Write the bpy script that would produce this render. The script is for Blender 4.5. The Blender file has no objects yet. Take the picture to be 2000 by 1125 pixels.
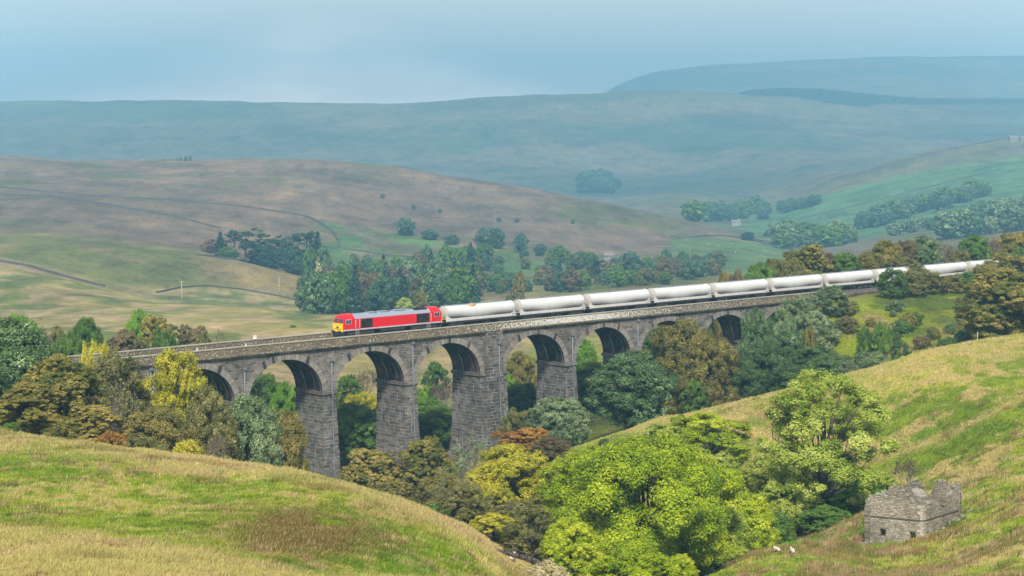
import bpy, bmesh, math, random, time
import numpy as np
from mathutils import Vector, Matrix
T0 = time.time()
R = math.radians
SC = bpy.context.scene
COL = SC.collection

# ------------------------------------------------------------------ camera
F = 3800.0            # focal length, in pixels of the 2000 px wide frame
HY = 250.0            # level of the eye in that frame
ZC = 100.0            # height of the eye
cam_d = bpy.data.cameras.new("camera"); cam = bpy.data.objects.new("camera", cam_d); COL.objects.link(cam)
cam.location = (0, 0, ZC); cam.rotation_euler = (R(90), 0, 0)
cam_d.sensor_width = 36.0; cam_d.lens = 36.0*F/2000.0
cam_d.shift_y = -(562.5-HY)/2000.0
cam_d.clip_start = 0.5; cam_d.clip_end = 40000
SC.camera = cam

# ------------------------------------------------------------------ sun and sky
SUN_AZ, SUN_EL = R(181), R(46)      # azimuth clockwise from +Y: behind the viewer
sd = bpy.data.lights.new("sun", 'SUN'); sd.energy = 4.4; sd.angle = R(7.0); sd.color = (1.0, 0.93, 0.82)
sun = bpy.data.objects.new("sun", sd); COL.objects.link(sun)
sdir = Vector((math.sin(SUN_AZ)*math.cos(SUN_EL), math.cos(SUN_AZ)*math.cos(SUN_EL), math.sin(SUN_EL)))
sun.rotation_euler = sdir.to_track_quat('Z', 'Y').to_euler()
sun.location = (0, 0, 400)

W = bpy.data.worlds.new("World"); SC.world = W; W.use_nodes = True
nt = W.node_tree; nt.nodes.clear()
def wn(t, **k):
    n = nt.nodes.new(t)
    for a, b in k.items(): setattr(n, a, b)
    return n
out = wn('ShaderNodeOutputWorld'); bg = wn('ShaderNodeBackground'); bg2 = wn('ShaderNodeBackground'); add = wn('ShaderNodeAddShader')
sky = wn('ShaderNodeTexSky', sky_type='NISHITA', sun_disc=False, sun_elevation=SUN_EL, sun_rotation=SUN_AZ)
sky.dust_density = 2.0
bg.inputs['Strength'].default_value = 0.05
nt.links.new(sky.outputs[0], bg.inputs[0])
tc = wn('ShaderNodeTexCoord'); mp = wn('ShaderNodeMapping'); mp.inputs['Scale'].default_value = (1.0, 1.0, 3.2)
nz = wn('ShaderNodeTexNoise'); nz.inputs['Scale'].default_value = 3.4; nz.inputs['Detail'].default_value = 5.0; nz.inputs['Roughness'].default_value = 0.55
nt.links.new(tc.outputs['Generated'], mp.inputs[0]); nt.links.new(mp.outputs[0], nz.inputs[0])
sx = wn('ShaderNodeSeparateXYZ'); nt.links.new(tc.outputs['Generated'], sx.inputs[0])
def wmath(op, a, b=None, c=None):
    m = wn('ShaderNodeMath', operation=op)
    for i, v in enumerate((a, b, c)):
        if v is None: continue
        if isinstance(v, (int, float)): m.inputs[i].default_value = v
        else: nt.links.new(v, m.inputs[i])
    return m.outputs[0]
# cloud sheet: lighter low in the north-west, greyer to the east and overhead
f = wmath('MULTIPLY', wmath('ABSOLUTE', wmath('ADD', sx.outputs[0], 0.11)), 2.6)
f = wmath('ADD', f, wmath('MULTIPLY', sx.outputs[2], 13.0))
f = wmath('ADD', f, wmath('MULTIPLY', wmath('SUBTRACT', nz.outputs[0], 0.5), 1.3))
f = wmath('ADD', f, 0.25)
cr = wn('ShaderNodeValToRGB'); cr.color_ramp.interpolation = 'EASE'
cr.color_ramp.elements[0].position = 0.0; cr.color_ramp.elements[0].color = (4.4, 3.3, 2.8, 1)
cr.color_ramp.elements[1].position = 1.0; cr.color_ramp.elements[1].color = (0.66, 0.57, 0.55, 1)
nt.links.new(f, cr.inputs[0]); nt.links.new(cr.outputs[0], bg2.inputs[0]); bg2.inputs['Strength'].default_value = 0.50
nt.links.new(bg.outputs[0], add.inputs[0]); nt.links.new(bg2.outputs[0], add.inputs[1]); nt.links.new(add.outputs[0], out.inputs[0])

SC.view_settings.view_transform = 'Standard'; SC.view_settings.look = 'None'
SC.view_settings.exposure = 0.76; SC.view_settings.gamma = 1.0
SC.render.engine = 'CYCLES'
SC.cycles.max_bounces = 5; SC.cycles.diffuse_bounces = 2; SC.cycles.transmission_bounces = 3
SC.cycles.transparent_max_bounces = 4; SC.cycles.volume_bounces = 0; SC.cycles.use_denoising = True

# ------------------------------------------------------------------ helpers: objects
def tag(o, label=None, cat=None, group=None, kind=None):
    if label: o["label"] = label
    if cat: o["category"] = cat
    if group: o["group"] = group
    if kind: o["kind"] = kind
    return o
def empty(name, loc=(0, 0, 0), rot=(0, 0, 0)):
    o = bpy.data.objects.new(name, None); COL.objects.link(o)
    o.location = loc; o.rotation_euler = rot; o.empty_display_size = 0.5
    return o
def link_mesh(name, me, parent=None):
    o = bpy.data.objects.new(name, me); COL.objects.link(o)
    if parent: o.parent = parent
    return o
def np_mesh(name, verts, nper, mat=None, attrs=None, smooth=False, faces=None):
    """verts (N,3); faces are consecutive runs of nper vertices unless given as an (M,nper) array"""
    me = bpy.data.meshes.new(name)
    verts = np.ascontiguousarray(verts, dtype=np.float32)
    me.vertices.add(len(verts)); me.vertices.foreach_set("co", verts.ravel())
    if faces is None: faces = np.arange(len(verts), dtype=np.int32).reshape(-1, nper)
    faces = np.ascontiguousarray(faces, dtype=np.int32)
    m = len(faces)
    me.loops.add(m*nper); me.loops.foreach_set("vertex_index", faces.ravel())
    me.polygons.add(m); me.polygons.foreach_set("loop_start", np.arange(0, m*nper, nper, dtype=np.int32))
    if smooth: me.polygons.foreach_set("use_smooth", np.ones(m, dtype=bool))
    me.update(calc_edges=True)
    for k, (dom, typ, arr) in (attrs or {}).items():
        a = me.attributes.new(k, typ, dom)
        a.data.foreach_set("color" if typ == 'FLOAT_COLOR' else "value", np.ascontiguousarray(arr, dtype=np.float32).ravel())
    if mat: me.materials.append(mat)
    return me

class MB:
    """collects polygons with their own UVs in metres; built into ONE mesh"""
    def __init__(s): s.v = []; s.f = []; s.uv = []; s.sm = []
    def face(s, pts, uvs=None, smooth=False):
        i = len(s.v); s.v += [tuple(p) for p in pts]; s.f.append(tuple(range(i, i+len(pts))))
        if uvs is None:
            p = [Vector(q) for q in pts]; n = (p[1]-p[0]).cross(p[2]-p[0])
            ax = max(range(3), key=lambda k: abs(n[k]))
            uvs = [((q[1], q[2]), (q[0], q[2]), (q[0], q[1]))[ax] for q in p]
        s.uv += list(uvs); s.sm.append(smooth)
    def box(s, x0, x1, y0, y1, z0, z1, bot=True):
        a = [(x0, y0, z0), (x1, y0, z0), (x1, y1, z0), (x0, y1, z0), (x0, y0, z1), (x1, y0, z1), (x1, y1, z1), (x0, y1, z1)]
        for q in ((0, 1, 5, 4), (1, 2, 6, 5), (2, 3, 7, 6), (3, 0, 4, 7), (4, 5, 6, 7)) + (((3, 2, 1, 0),) if bot else ()):
            s.face([a[i] for i in q])
    def frustum(s, r0, z0, r1, z1, caps=True):
        """r = (x0,x1,y0,y1) at two levels"""
        def c(r, z): return [(r[0], r[2], z), (r[1], r[2], z), (r[1], r[3], z), (r[0], r[3], z)]
        a, b = c(r0, z0), c(r1, z1)
        for i in range(4):
            j = (i+1) % 4; s.face([a[i], a[j], b[j], b[i]])
        if caps: s.face(b); s.face(a[::-1])
    def prism(s, prof, x0, x1, smooth=False, caps=True):
        """profile of (y,z) pairs, extruded along x"""
        n = len(prof); acc = 0
        for i in range(n):
            (y0, z0), (y1, z1) = prof[i], prof[(i+1) % n]; d = math.hypot(y1-y0, z1-z0)
            s.face([(x0, y0, z0), (x1, y0, z0), (x1, y1, z1), (x0, y1, z1)], [(x0, acc), (x1, acc), (x1, acc+d), (x0, acc+d)], smooth); acc += d
        if caps:
            s.face([(x0, y, z) for y, z in prof][::-1]); s.face([(x1, y, z) for y, z in prof])
    def tube(s, pts, rad, n=6, cap=True):
        pts = [Vector(p) for p in pts]
        if isinstance(rad, (int, float)): rad = [rad]*len(pts)
        rings = []; ref = Vector((0.13, 0.21, 0.97))
        for i, p in enumerate(pts):
            d = (pts[min(i+1, len(pts)-1)]-pts[max(i-1, 0)]).normalized()
            rr = ref if abs(d.dot(ref)) < 0.95 else Vector((1, 0, 0))
            u = d.cross(rr).normalized(); w = d.cross(u)
            rings.append([p+(u*math.cos(2*math.pi*k/n)+w*math.sin(2*math.pi*k/n))*rad[i] for k in range(n)])
        for a, b in zip(rings, rings[1:]):
            for k in range(n):
                j = (k+1) % n; s.face([a[k], a[j], b[j], b[k]], None, True)
        if cap: s.face(rings[0][::-1]); s.face(rings[-1])
    def lathe_x(s, prof, n=24, y=0, z=0, smooth=True):
        """prof of (x, r) about an axis along x"""
        for (x0, r0), (x1, r1) in zip(prof, prof[1:]):
            for k in range(n):
                a, b = 2*math.pi*k/n, 2*math.pi*(k+1)/n
                s.face([(x0, y+r0*math.cos(a), z+r0*math.sin(a)), (x0, y+r0*math.cos(b), z+r0*math.sin(b)),
                        (x1, y+r1*math.cos(b), z+r1*math.sin(b)), (x1, y+r1*math.cos(a), z+r1*math.sin(a))], None, smooth)
    def mesh(s, name, mat, merge=False):
        me = bpy.data.meshes.new(name); me.from_pydata(s.v, [], s.f)
        uv = me.uv_layers.new(name="UVMap"); uv.data.foreach_set("uv", np.array(s.uv, dtype=np.float32).ravel())
        me.polygons.foreach_set("use_smooth", np.array(s.sm, dtype=bool))
        if merge:
            bm = bmesh.new(); bm.from_mesh(me); bmesh.ops.remove_doubles(bm, verts=bm.verts, dist=1e-4)
            bmesh.ops.recalc_face_normals(bm, faces=bm.faces); bm.to_mesh(me); bm.free()
        me.materials.append(mat); me.update()
        return me
    def build(s, name, mat, parent=None, merge=True):
        return link_mesh(name, s.mesh(name, mat, merge), parent)

# ------------------------------------------------------------------ helpers: materials
def mat_new(name):
    m = bpy.data.materials.new(name); m.use_nodes = True; m.node_tree.nodes.clear()
    t = m.node_tree
    o = t.nodes.new('ShaderNodeOutputMaterial'); p = t.nodes.new('ShaderNodeBsdfPrincipled')
    t.links.new(p.outputs[0], o.inputs[0])
    return m, t, p, o
def nd(t, typ, ins=None, **k):
    n = t.nodes.new(typ)
    for a, b in k.items(): setattr(n, a, b)
    for a, b in (ins or {}).items():
        if hasattr(b, 'links') or isinstance(b, bpy.types.NodeSocket): t.links.new(b, n.inputs[a])
        else: n.inputs[a].default_value = b
    return n
def ramp(t, fac, stops):
    n = t.nodes.new('ShaderNodeValToRGB'); t.links.new(fac, n.inputs[0])
    e = n.color_ramp.elements
    while len(e) < len(stops): e.new(0.5)
    for q, (p, c) in zip(e, stops): q.position = p; q.color = (*c, 1) if len(c) == 3 else c
    return n.outputs[0]
def mixc(t, fac, a, b, mode='MIX'):
    n = t.nodes.new('ShaderNodeMix'); n.data_type = 'RGBA'; n.blend_type = mode
    for s, v in ((n.inputs[0], fac), (n.inputs[6], a), (n.inputs[7], b)):
        if isinstance(v, bpy.types.NodeSocket): t.links.new(v, s)
        elif isinstance(v, (int, float)): s.default_value = v
        else: s.default_value = (*v, 1)
    return n.outputs[2]
def mth(t, op, a, b=0.0):
    n = t.nodes.new('ShaderNodeMath'); n.operation = op
    for s, v in zip(n.inputs, (a, b)):
        if isinstance(v, bpy.types.NodeSocket): t.links.new(v, s)
        else: s.default_value = v
    return n.outputs[0]
def noise(t, vec, scale, detail=3.0, rough=0.55):
    n = nd(t, 'ShaderNodeTexNoise', {'Scale': scale, 'Detail': detail, 'Roughness': rough})
    if vec is not None: t.links.new(vec, n.inputs['Vector'])
    return n.outputs[0]

def paint(name, col, rough=0.5, metal=0.0, dirt=0.25, dirtcol=(0.06, 0.05, 0.04), scale=1.2):
    m, t, p, o = mat_new(name)
    c = nd(t, 'ShaderNodeTexCoord')
    mp = nd(t, 'ShaderNodeMapping', {'Vector': c.outputs['Object'], 'Scale': (1, 1, 0.35)})
    n1 = noise(t, mp.outputs[0], scale, 5, 0.65)
    f = mth(t, 'MULTIPLY', ramp(t, n1, [(0.45, (0, 0, 0)), (0.75, (1, 1, 1))]), dirt)
    t.links.new(mixc(t, f, col, dirtcol), p.inputs['Base Color'])
    p.inputs['Roughness'].default_value = rough; p.inputs['Metallic'].default_value = metal
    return m

def leaf_mat(name, cols, transl=0.3, rough=0.6):
    """cols: four albedo colours picked leaf by leaf"""
    m, t, p, o = mat_new(name)
    a = nd(t, 'ShaderNodeAttribute', attribute_name="rnd"); oi = nd(t, 'ShaderNodeObjectInfo')
    v = mth(t, 'ADD', a.outputs['Fac'], mth(t, 'MULTIPLY', mth(t, 'SUBTRACT', oi.outputs['Random'], 0.5), 0.22))
    c = ramp(t, v, list(zip((0.12, 0.4, 0.66, 0.92), cols)))
    t.links.new(c, p.inputs['Base Color']); p.inputs['Roughness'].default_value = rough
    p.inputs['Specular IOR Level'].default_value = 0.25
    tr = nd(t, 'ShaderNodeBsdfTranslucent', {'Color': mixc(t, 0.35, c, (0.35, 0.42, 0.05), 'MIX')})
    mx = nd(t, 'ShaderNodeMixShader', {0: transl}); t.links.new(p.outputs[0], mx.inputs[1]); t.links.new(tr.outputs[0], mx.inputs[2])
    t.links.new(mx.outputs[0], o.inputs[0])
    return m

def stone(name, bw, bh, c1, c2, mortar, msize=0.02, bump=0.05, dark=0.5, white=0.0, rust=0.0, streak=False, wet=0.0, lich=0.15):
    m, t, p, o = mat_new(name)
    uv = nd(t, 'ShaderNodeUVMap').outputs[0]; oc = nd(t, 'ShaderNodeTexCoord').outputs['Object']
    wob = nd(t, 'ShaderNodeVectorMath', operation='SCALE'); wob.inputs['Scale'].default_value = bh*0.16
    nn = nd(t, 'ShaderNodeTexNoise', {'Scale': 1.7/bw, 'Detail': 2.0, 'Vector': uv}); t.links.new(nn.outputs['Color'], wob.inputs[0])
    v = nd(t, 'ShaderNodeVectorMath', operation='ADD'); t.links.new(uv, v.inputs[0]); t.links.new(wob.outputs[0], v.inputs[1])
    b = nd(t, 'ShaderNodeTexBrick', {'Vector': v.outputs[0], 'Color1': (0, 0, 0, 1), 'Color2': (1, 1, 1, 1), 'Mortar': (0.5, 0.5, 0.5, 1), 'Scale': 1.0,
           'Mortar Size': msize, 'Mortar Smooth': 0.3, 'Bias': 0.0, 'Brick Width': bw, 'Row Height': bh}, offset=0.5, squash=0.75, squash_frequency=3)
    n1 = noise(t, uv, 0.9/bw*1.6, 5, 0.7); n2 = noise(t, oc, 0.16, 4, 0.6); n3 = noise(t, uv, 7/bw, 4, 0.7)
    fac = mth(t, 'ADD', mth(t, 'MULTIPLY', b.outputs['Color'], 0.6), mth(t, 'MULTIPLY', n3, 0.5))
    c = mixc(t, fac, c1, c2)
    c = mixc(t, mth(t, 'MULTIPLY', ramp(t, n2, [(0.40, (0, 0, 0)), (0.68, (1, 1, 1))]), dark), c, tuple(x*0.45 for x in c1))
    # some mortar washed pale, most of it weathered like the stone
    mfac = mth(t, 'MULTIPLY', b.outputs['Fac'], ramp(t, noise(t, uv, 0.8, 3, 0.6), [(0.44, (0.12,)*3), (0.62, (1, 1, 1))]))
    c = mixc(t, mfac, c, mortar)
    if lich: c = mixc(t, mth(t, 'MULTIPLY', ramp(t, noise(t, oc, 2.3, 6, 0.75), [(0.56, (0, 0, 0)), (0.70, (1, 1, 1))]), lich), c, (0.34, 0.33, 0.24))
    if rust: c = mixc(t, mth(t, 'MULTIPLY', ramp(t, noise(t, oc, 0.35, 3, 0.5), [(0.50, (0, 0, 0)), (0.62, (1, 1, 1))]), rust), c, (0.13, 0.045, 0.025))
    if streak:
        mp = nd(t, 'ShaderNodeMapping', {'Vector': uv, 'Scale': (1.3, 0.13, 1)})
        s1 = noise(t, mp.outputs[0], 1.4, 6, 0.75)
        c = mixc(t, ramp(t, s1, [(0.53 if streak is True else .56, (0, 0, 0)), (0.62, (0.9 if streak is True else streak,)*3)]), c, (0.30, 0.30, 0.29))
    if white:
        a = nd(t, 'ShaderNodeAttribute', attribute_name="lich")
        w = mth(t, 'MULTIPLY', ramp(t, mth(t, 'ADD', noise(t, uv, 2.6, 5, 0.8), mth(t, 'MULTIPLY', a.outputs['Fac'], 0.13)), [(0.56, (0, 0, 0)), (0.62, (1, 1, 1))]), white)
        c = mixc(t, w, c, (0.62, 0.61, 0.55))
    t.links.new(c, p.inputs['Base Color'])
    h = mth(t, 'SUBTRACT', mth(t, 'ADD', mth(t, 'MULTIPLY', n1, 0.9), mth(t, 'MULTIPLY', b.outputs['Color'], 0.5)), mth(t, 'MULTIPLY', b.outputs['Fac'], 1.0))
    bp = nd(t, 'ShaderNodeBump', {'Strength': 1.0, 'Distance': bump, 'Height': h}); t.links.new(bp.outputs[0], p.inputs['Normal'])
    p.inputs['Roughness'].default_value = 0.9
    p.inputs['Specular IOR Level'].default_value = 0.2
    return m

# ------------------------------------------------------------------ noise in numpy
def _h(ix, iy, seed):
    n = (ix.astype(np.int64)*374761393 + iy.astype(np.int64)*668265263 + seed*974634777) & 0xFFFFFFFF
    n = ((n ^ (n >> 13))*1274126177) & 0xFFFFFFFF
    n = n ^ (n >> 16)
    return (n & 0xFFFFFF)/float(0xFFFFFF)
def vnoise(x, y, seed=0):
    x = np.asarray(x, float); y = np.asarray(y, float)
    ix = np.floor(x); iy = np.floor(y); fx = x-ix; fy = y-iy
    fx = fx*fx*(3-2*fx); fy = fy*fy*(3-2*fy)
    a = _h(ix, iy, seed); b = _h(ix+1, iy, seed); c = _h(ix, iy+1, seed); d = _h(ix+1, iy+1, seed)
    return (a*(1-fx)+b*fx)*(1-fy)+(c*(1-fx)+d*fx)*fy
def fbm(x, y, seed=0, oct=4, gain=0.5):
    s = 0; a = 1; tot = 0
    for o in range(oct):
        s = s+a*vnoise(x*2**o+17.3*o, y*2**o-9.1*o, seed+o); tot += a; a *= gain
    return s/tot
def sstep(a, b, x):
    t = np.clip((x-a)/(b-a), 0, 1); return t*t*(3-2*t)

# ------------------------------------------------------------------ the lie of the land
# for bearings across the view (named by the frame column they meet), the profile of the land: distance and level;
# ('z', h) gives the height relative to the eye, a plain number the frame row at which that point lies
def Z(h): return ('z', h)
PROF = {
 0:   [(2, Z(-1.8)), (45, Z(-12)), (98, 1130), (135, 1003), (200, 856), (226, Z(-34.5)), (240, Z(-38)), (252, Z(-38)), (261, Z(-37)), (268, Z(-34.6)), (286, Z(-34.8)), (380, 700), (520, 655), (760, 593), (950, 515), (1100, 472), (1250, 447), (1500, 378), (2000, 303), (2500, Z(-105)), (3000, Z(-100)), (3900, Z(-70)), (4400, 245), (4900, 197), (5500, 262), (7700, 262), (8200, 290)],
 120: [(2, Z(-1.8)), (45, Z(-12)), (98, 1130), (135, 1005), (199, 863), (226, Z(-37)), (240, Z(-40)), (254, Z(-40)), (264, Z(-40)), (274, Z(-39.5)), (292, Z(-40)), (384, 715), (525, 656), (760, 594), (955, 535), (1100, 478), (1250, 452), (1500, 383), (2010, 313), (2500, Z(-105)), (3000, Z(-100)), (3900, Z(-70)), (4400, 245), (4900, 195), (5500, 262), (7700, 262), (8200, 290)],
 300: [(2, Z(-1.8)), (45, Z(-12)), (98, 1132), (135, 1012), (196, 882), (226, Z(-41)), (240, Z(-44)), (265, Z(-47)), (280, Z(-49)), (290, Z(-50)), (305, Z(-50)), (400, 745), (540, 660), (760, 602), (980, 570), (1100, 494), (1250, 467), (1500, 395), (2050, 316), (2500, Z(-108)), (3000, Z(-105)), (3900, Z(-75)), (4400, 246), (4900, 195), (5500, 262), (7700, 262), (8200, 290)],
 450: [(2, Z(-1.8)), (45, Z(-12)), (100, 1148), (133, 1025), (190, 903), (228, Z(-44)), (250, Z(-49)), (275, Z(-51)), (290, Z(-53)), (300, Z(-54)), (316, Z(-54)), (410, 755), (550, 658), (765, 606), (1020, 583), (1105, 513), (1260, 490), (1500, 412), (2050, 315), (2500, Z(-110)), (3000, Z(-110)), (3900, Z(-78)), (4400, 248), (4900, 199), (5500, 262), (7700, 262), (8200, 290)],
 600: [(2, Z(-1.8)), (45, Z(-12)), (103, 1160), (130, 1040), (180, 926), (230, Z(-45)), (262, Z(-52)), (285, Z(-55)), (298, Z(-56)), (309, Z(-57)), (324, Z(-57)), (418, 765), (560, 655), (780, 613), (1050, 590), (1120, 546), (1280, 522), (1500, 432), (2050, 316), (2500, Z(-112)), (3000, Z(-112)), (3900, Z(-80)), (4400, 249), (4900, 202), (5500, 262), (7700, 262), (8200, 290)],
 750: [(2, Z(-1.8)), (45, Z(-12)), (105, 1180), (128, 1078), (168, 975), (226, Z(-46)), (262, Z(-53.5)), (285, Z(-56)), (303, Z(-56.5)), (318, Z(-57)), (334, Z(-57)), (424, 775), (570, 655), (800, 615), (1060, 588), (1200, 545), (1400, 490), (1600, 430), (2050, 322), (2500, Z(-115)), (3000, Z(-115)), (3900, Z(-82)), (4400, 250), (4900, 201), (5500, 262), (7700, 262), (8200, 290)],
 900: [(2, Z(-1.8)), (45, Z(-12)), (108, 1225), (130, 1130), (155, 1050), (222, Z(-46)), (255, Z(-53.5)), (282, Z(-55.5)), (312, Z(-56)), (330, Z(-56.5)), (346, Z(-57)), (430, 780), (580, 660), (830, 612), (1060, 575), (1250, 520), (1450, 478), (1700, 425), (2020, 341), (2500, Z(-118)), (3000, Z(-118)), (3900, Z(-85)), (4400, 250), (4900, 194), (5500, 262), (7700, 262), (8200, 290)],
 985: [(2, Z(-1.8)), (45, Z(-12)), (110, 1260), (130, 1190), (148, 1128), (215, Z(-46.5)), (245, Z(-51)), (270, Z(-52)), (318, Z(-55)), (336, Z(-56)), (352, Z(-56.5)), (434, 775), (590, 660), (840, 606), (1060, 568), (1270, 522), (1470, 480), (1700, 430), (1990, 355), (2500, Z(-120)), (3000, Z(-120)), (3900, Z(-88)), (4400, 250), (4900, 190), (5500, 262), (7700, 262), (8200, 290)],
 1100:[(2, Z(-1.8)), (45, Z(-13)), (110, 1290), (135, 1225), (150, 1190), (205, Z(-46)), (230, Z(-47)), (255, 925), (325, Z(-53)), (343, Z(-54)), (360, Z(-55)), (440, 768), (600, 660), (850, 595), (1080, 560), (1300, 520), (1500, 488), (1700, 438), (1950, 376), (2450, Z(-125)), (3000, Z(-128)), (3900, Z(-92)), (4400, 250), (4900, 185), (5500, 240), (7700, 232), (8200, 290)],
 1200:[(2, Z(-1.8)), (45, Z(-14)), (115, 1300), (140, 1240), (165, 1195), (200, Z(-46.5)), (225, 1030), (256, 874), (330, Z(-52)), (352, Z(-53)), (370, Z(-54)), (445, 760), (610, 650), (870, 580), (1100, 550), (1350, 515), (1550, 485), (1720, 445), (1900, 401), (2400, Z(-128)), (3000, Z(-130)), (3900, Z(-96)), (4400, 250), (4900, 180), (5500, 215), (7700, 172), (8200, 290)],
 1300:[(2, Z(-1.8)), (45, Z(-14)), (125, 1290), (155, 1215), (180, 1170), (210, Z(-49)), (235, 1000), (262, 847), (342, Z(-50)), (362, Z(-51)), (380, Z(-51)), (450, 730), (620, 630), (900, 565), (1150, 540), (1400, 510), (1600, 480), (1750, 455), (1880, 426), (2380, Z(-125)), (3050, 396), (3900, Z(-100)), (4400, 252), (4900, 176), (5500, 210), (7700, 138), (8200, 290)],
 1430:[(2, Z(-1.8)), (45, Z(-14)), (140, 1260), (175, 1160), (205, 1104), (228, Z(-51.8)), (250, 940), (270, 804), (352, Z(-52)), (375, Z(-49)), (392, Z(-46)), (450, 690), (620, 610), (920, 560), (1180, 535), (1430, 505), (1630, 484), (1760, 470), (1850, 460), (2350, 440), (3100, 400), (3700, 350), (4400, 252), (4900, 181), (5500, 215), (7700, 127), (8200, 290)],
 1525:[(2, Z(-1.8)), (45, Z(-14)), (150, 1210), (180, 1125), (215, 1066), (234, Z(-50)), (252, 930), (276, 778), (355, Z(-50)), (384, Z(-43)), (402, Z(-40)), (450, Z(-43)), (620, Z(-70)), (950, Z(-80)), (1200, Z(-92)), (1500, 505), (1700, 488), (1850, 470), (2150, 455), (2400, 430), (2950, 392), (3700, 330), (4400, 254), (4900, 187), (5500, 218), (7700, 121), (8200, 290)],
 1600:[(2, Z(-1.8)), (45, Z(-14)), (155, 1175), (190, 1095), (218, 1051), (240, Z(-49.5)), (258, 890), (281, 760), (352, Z(-45.5)), (390, Z(-36)), (410, Z(-35)), (450, Z(-38)), (620, Z(-70)), (950, Z(-80)), (1200, Z(-92)), (1500, 500), (1800, 477), (2000, 460), (2250, 435), (2450, 405), (2850, 362), (3700, 320), (4400, 255), (4900, 192), (5500, 220), (7700, 117), (8200, 290)],
 1690:[(2, Z(-1.8)), (45, Z(-13)), (158, 1160), (200, 1080), (222, 1014), (245, 985), (265, 850), (285, 741), (350, 712), (398, Z(-34.6)), (420, Z(-34.5)), (460, Z(-36)), (600, Z(-66)), (950, Z(-80)), (1200, Z(-92)), (1500, 490), (1800, 462), (2050, 440), (2300, 410), (2500, 380), (2850, 335), (3500, Z(-85)), (4400, 255), (4900, 203), (5500, 222), (7700, 114), (8200, 290)],
 1830:[(2, Z(-1.8)), (45, Z(-12)), (155, 1150), (197, 1074), (220, 985), (245, 920), (262, 800), (292, 690), (345, 685), (412, Z(-34.4)), (435, Z(-34.3)), (480, Z(-33)), (620, Z(-64)), (950, Z(-80)), (1200, Z(-90)), (1500, 470), (1800, 440), (2050, 415), (2300, 385), (2550, 345), (2900, 292), (3500, Z(-85)), (4400, 255), (4900, 204), (5500, 222), (7700, 112), (8200, 290)],
 2000:[(2, Z(-1.8)), (45, Z(-11)), (148, 1135), (188, 1030), (215, 932), (242, 840), (262, 755), (300, 660), (350, 660), (432, Z(-34.2)), (458, Z(-34)), (500, Z(-30)), (640, Z(-58)), (950, Z(-78)), (1200, Z(-86)), (1500, 450), (1800, 415), (2050, 385), (2300, 355), (2550, 320), (2900, 264), (3500, Z(-75)), (4400, 255), (4900, 203), (5500, 222), (7700, 112), (8200, 290)],
}
PX0, PX1, PDX = -500, 2500, 10.0
pxs = np.arange(PX0, PX1+1, PDX)
keys = sorted(PROF)
KY = np.array([[q[0] for q in PROF[k]] for k in keys], float)
KZ = np.array([[(q[1][1] if isinstance(q[1], tuple) else -(q[1]-HY)/F*q[0]) for q in PROF[k]] for k in keys], float)
def cubic(xs, xk, yk):
    """monotone-ish Hermite through the knots"""
    h = np.diff(xk); d = np.diff(yk)/h
    m = np.zeros_like(yk); m[1:-1] = np.where(d[:-1]*d[1:] > 0, 2*d[:-1]*d[1:]/(d[:-1]+d[1:]+1e-12*np.sign(d[:-1]+d[1:]+1e-30)), 0); m[0] = d[0]; m[-1] = d[-1]
    i = np.clip(np.searchsorted(xk, xs)-1, 0, len(xk)-2); t = (xs-xk[i])/h[i]
    t = np.clip(t, 0, 1)
    return (yk[i]*(1+2*t)*(1-t)**2+m[i]*h[i]*t*(1-t)**2+yk[i+1]*t*t*(3-2*t)+m[i+1]*h[i]*t*t*(t-1))
cl = np.clip(pxs, keys[0], keys[-1])
PY = np.stack([cubic(cl, np.array(keys, float), KY[:, j]) for j in range(KY.shape[1])], 1)
PZ = np.stack([cubic(cl, np.array(keys, float), KZ[:, j]) for j in range(KY.shape[1])], 1)
LY0, LY1, NL = math.log(2.0), math.log(8200.0), 920
lys = np.linspace(LY0, LY1, NL)
TAB = np.zeros((len(pxs), NL))
for i in range(len(pxs)):
    TAB[i] = cubic(np.exp(lys), PY[i], PZ[i])
# soften across bearings
ker = np.exp(-0.5*(np.arange(-4, 5)/1.6)**2); ker /= ker.sum()
pad = np.pad(TAB, ((4, 4), (0, 0)), mode='edge')
TAB = sum(ker[k]*pad[k:k+len(pxs)] for k in range(9))
def height(X, Y):
    X = np.asarray(X, float); Y = np.maximum(np.asarray(Y, float), 2.0)
    u = np.clip((1000+F*X/Y-PX0)/PDX, 0, len(pxs)-1.001)
    v = np.clip((np.log(Y)-LY0)/(LY1-LY0)*(NL-1), 0, NL-1.001)
    i = u.astype(int); j = v.astype(int); a = u-i; b = v-j
    z = (TAB[i, j]*(1-a)+TAB[i+1, j]*a)*(1-b)+(TAB[i, j+1]*(1-a)+TAB[i+1, j+1]*a)*b
    amp = 0.35*sstep(60, 140, Y)*(1-sstep(380, 520, Y)*0.0)
    z = z+amp*(fbm(X/9.0, Y/9.0, 3, 3)-0.5)*1.6+0.22*(fbm(X/2.4, Y/2.4, 9, 2)-0.5)*sstep(60, 110, Y)*(1-sstep(500, 700, Y))
    z = z+sstep(500, 900, Y)*(fbm(X/70.0, Y/90.0, 5, 4)-0.5)*5.0
    far = sstep(1300, 2200, Y)
    z = z+far*(fbm(X/170.0+Y/900.0, Y/330.0, 7, 4)-0.5)*14.0
    z = z+sstep(3300, 4100, Y)*(1-sstep(4650, 4850, Y))*(np.abs(fbm(X/150.0+Y/1500, Y/1100.0, 12, 3)-0.5))*46.0*sstep(-200, 900, X)
    return z+ZC
def hxy(x, y): return float(height(np.array([x]), np.array([y]))[0])
def at(px, Y): return ((px-1000)/F*Y, Y)
def row(z, Y): return HY-(z-ZC)/Y*F
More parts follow.
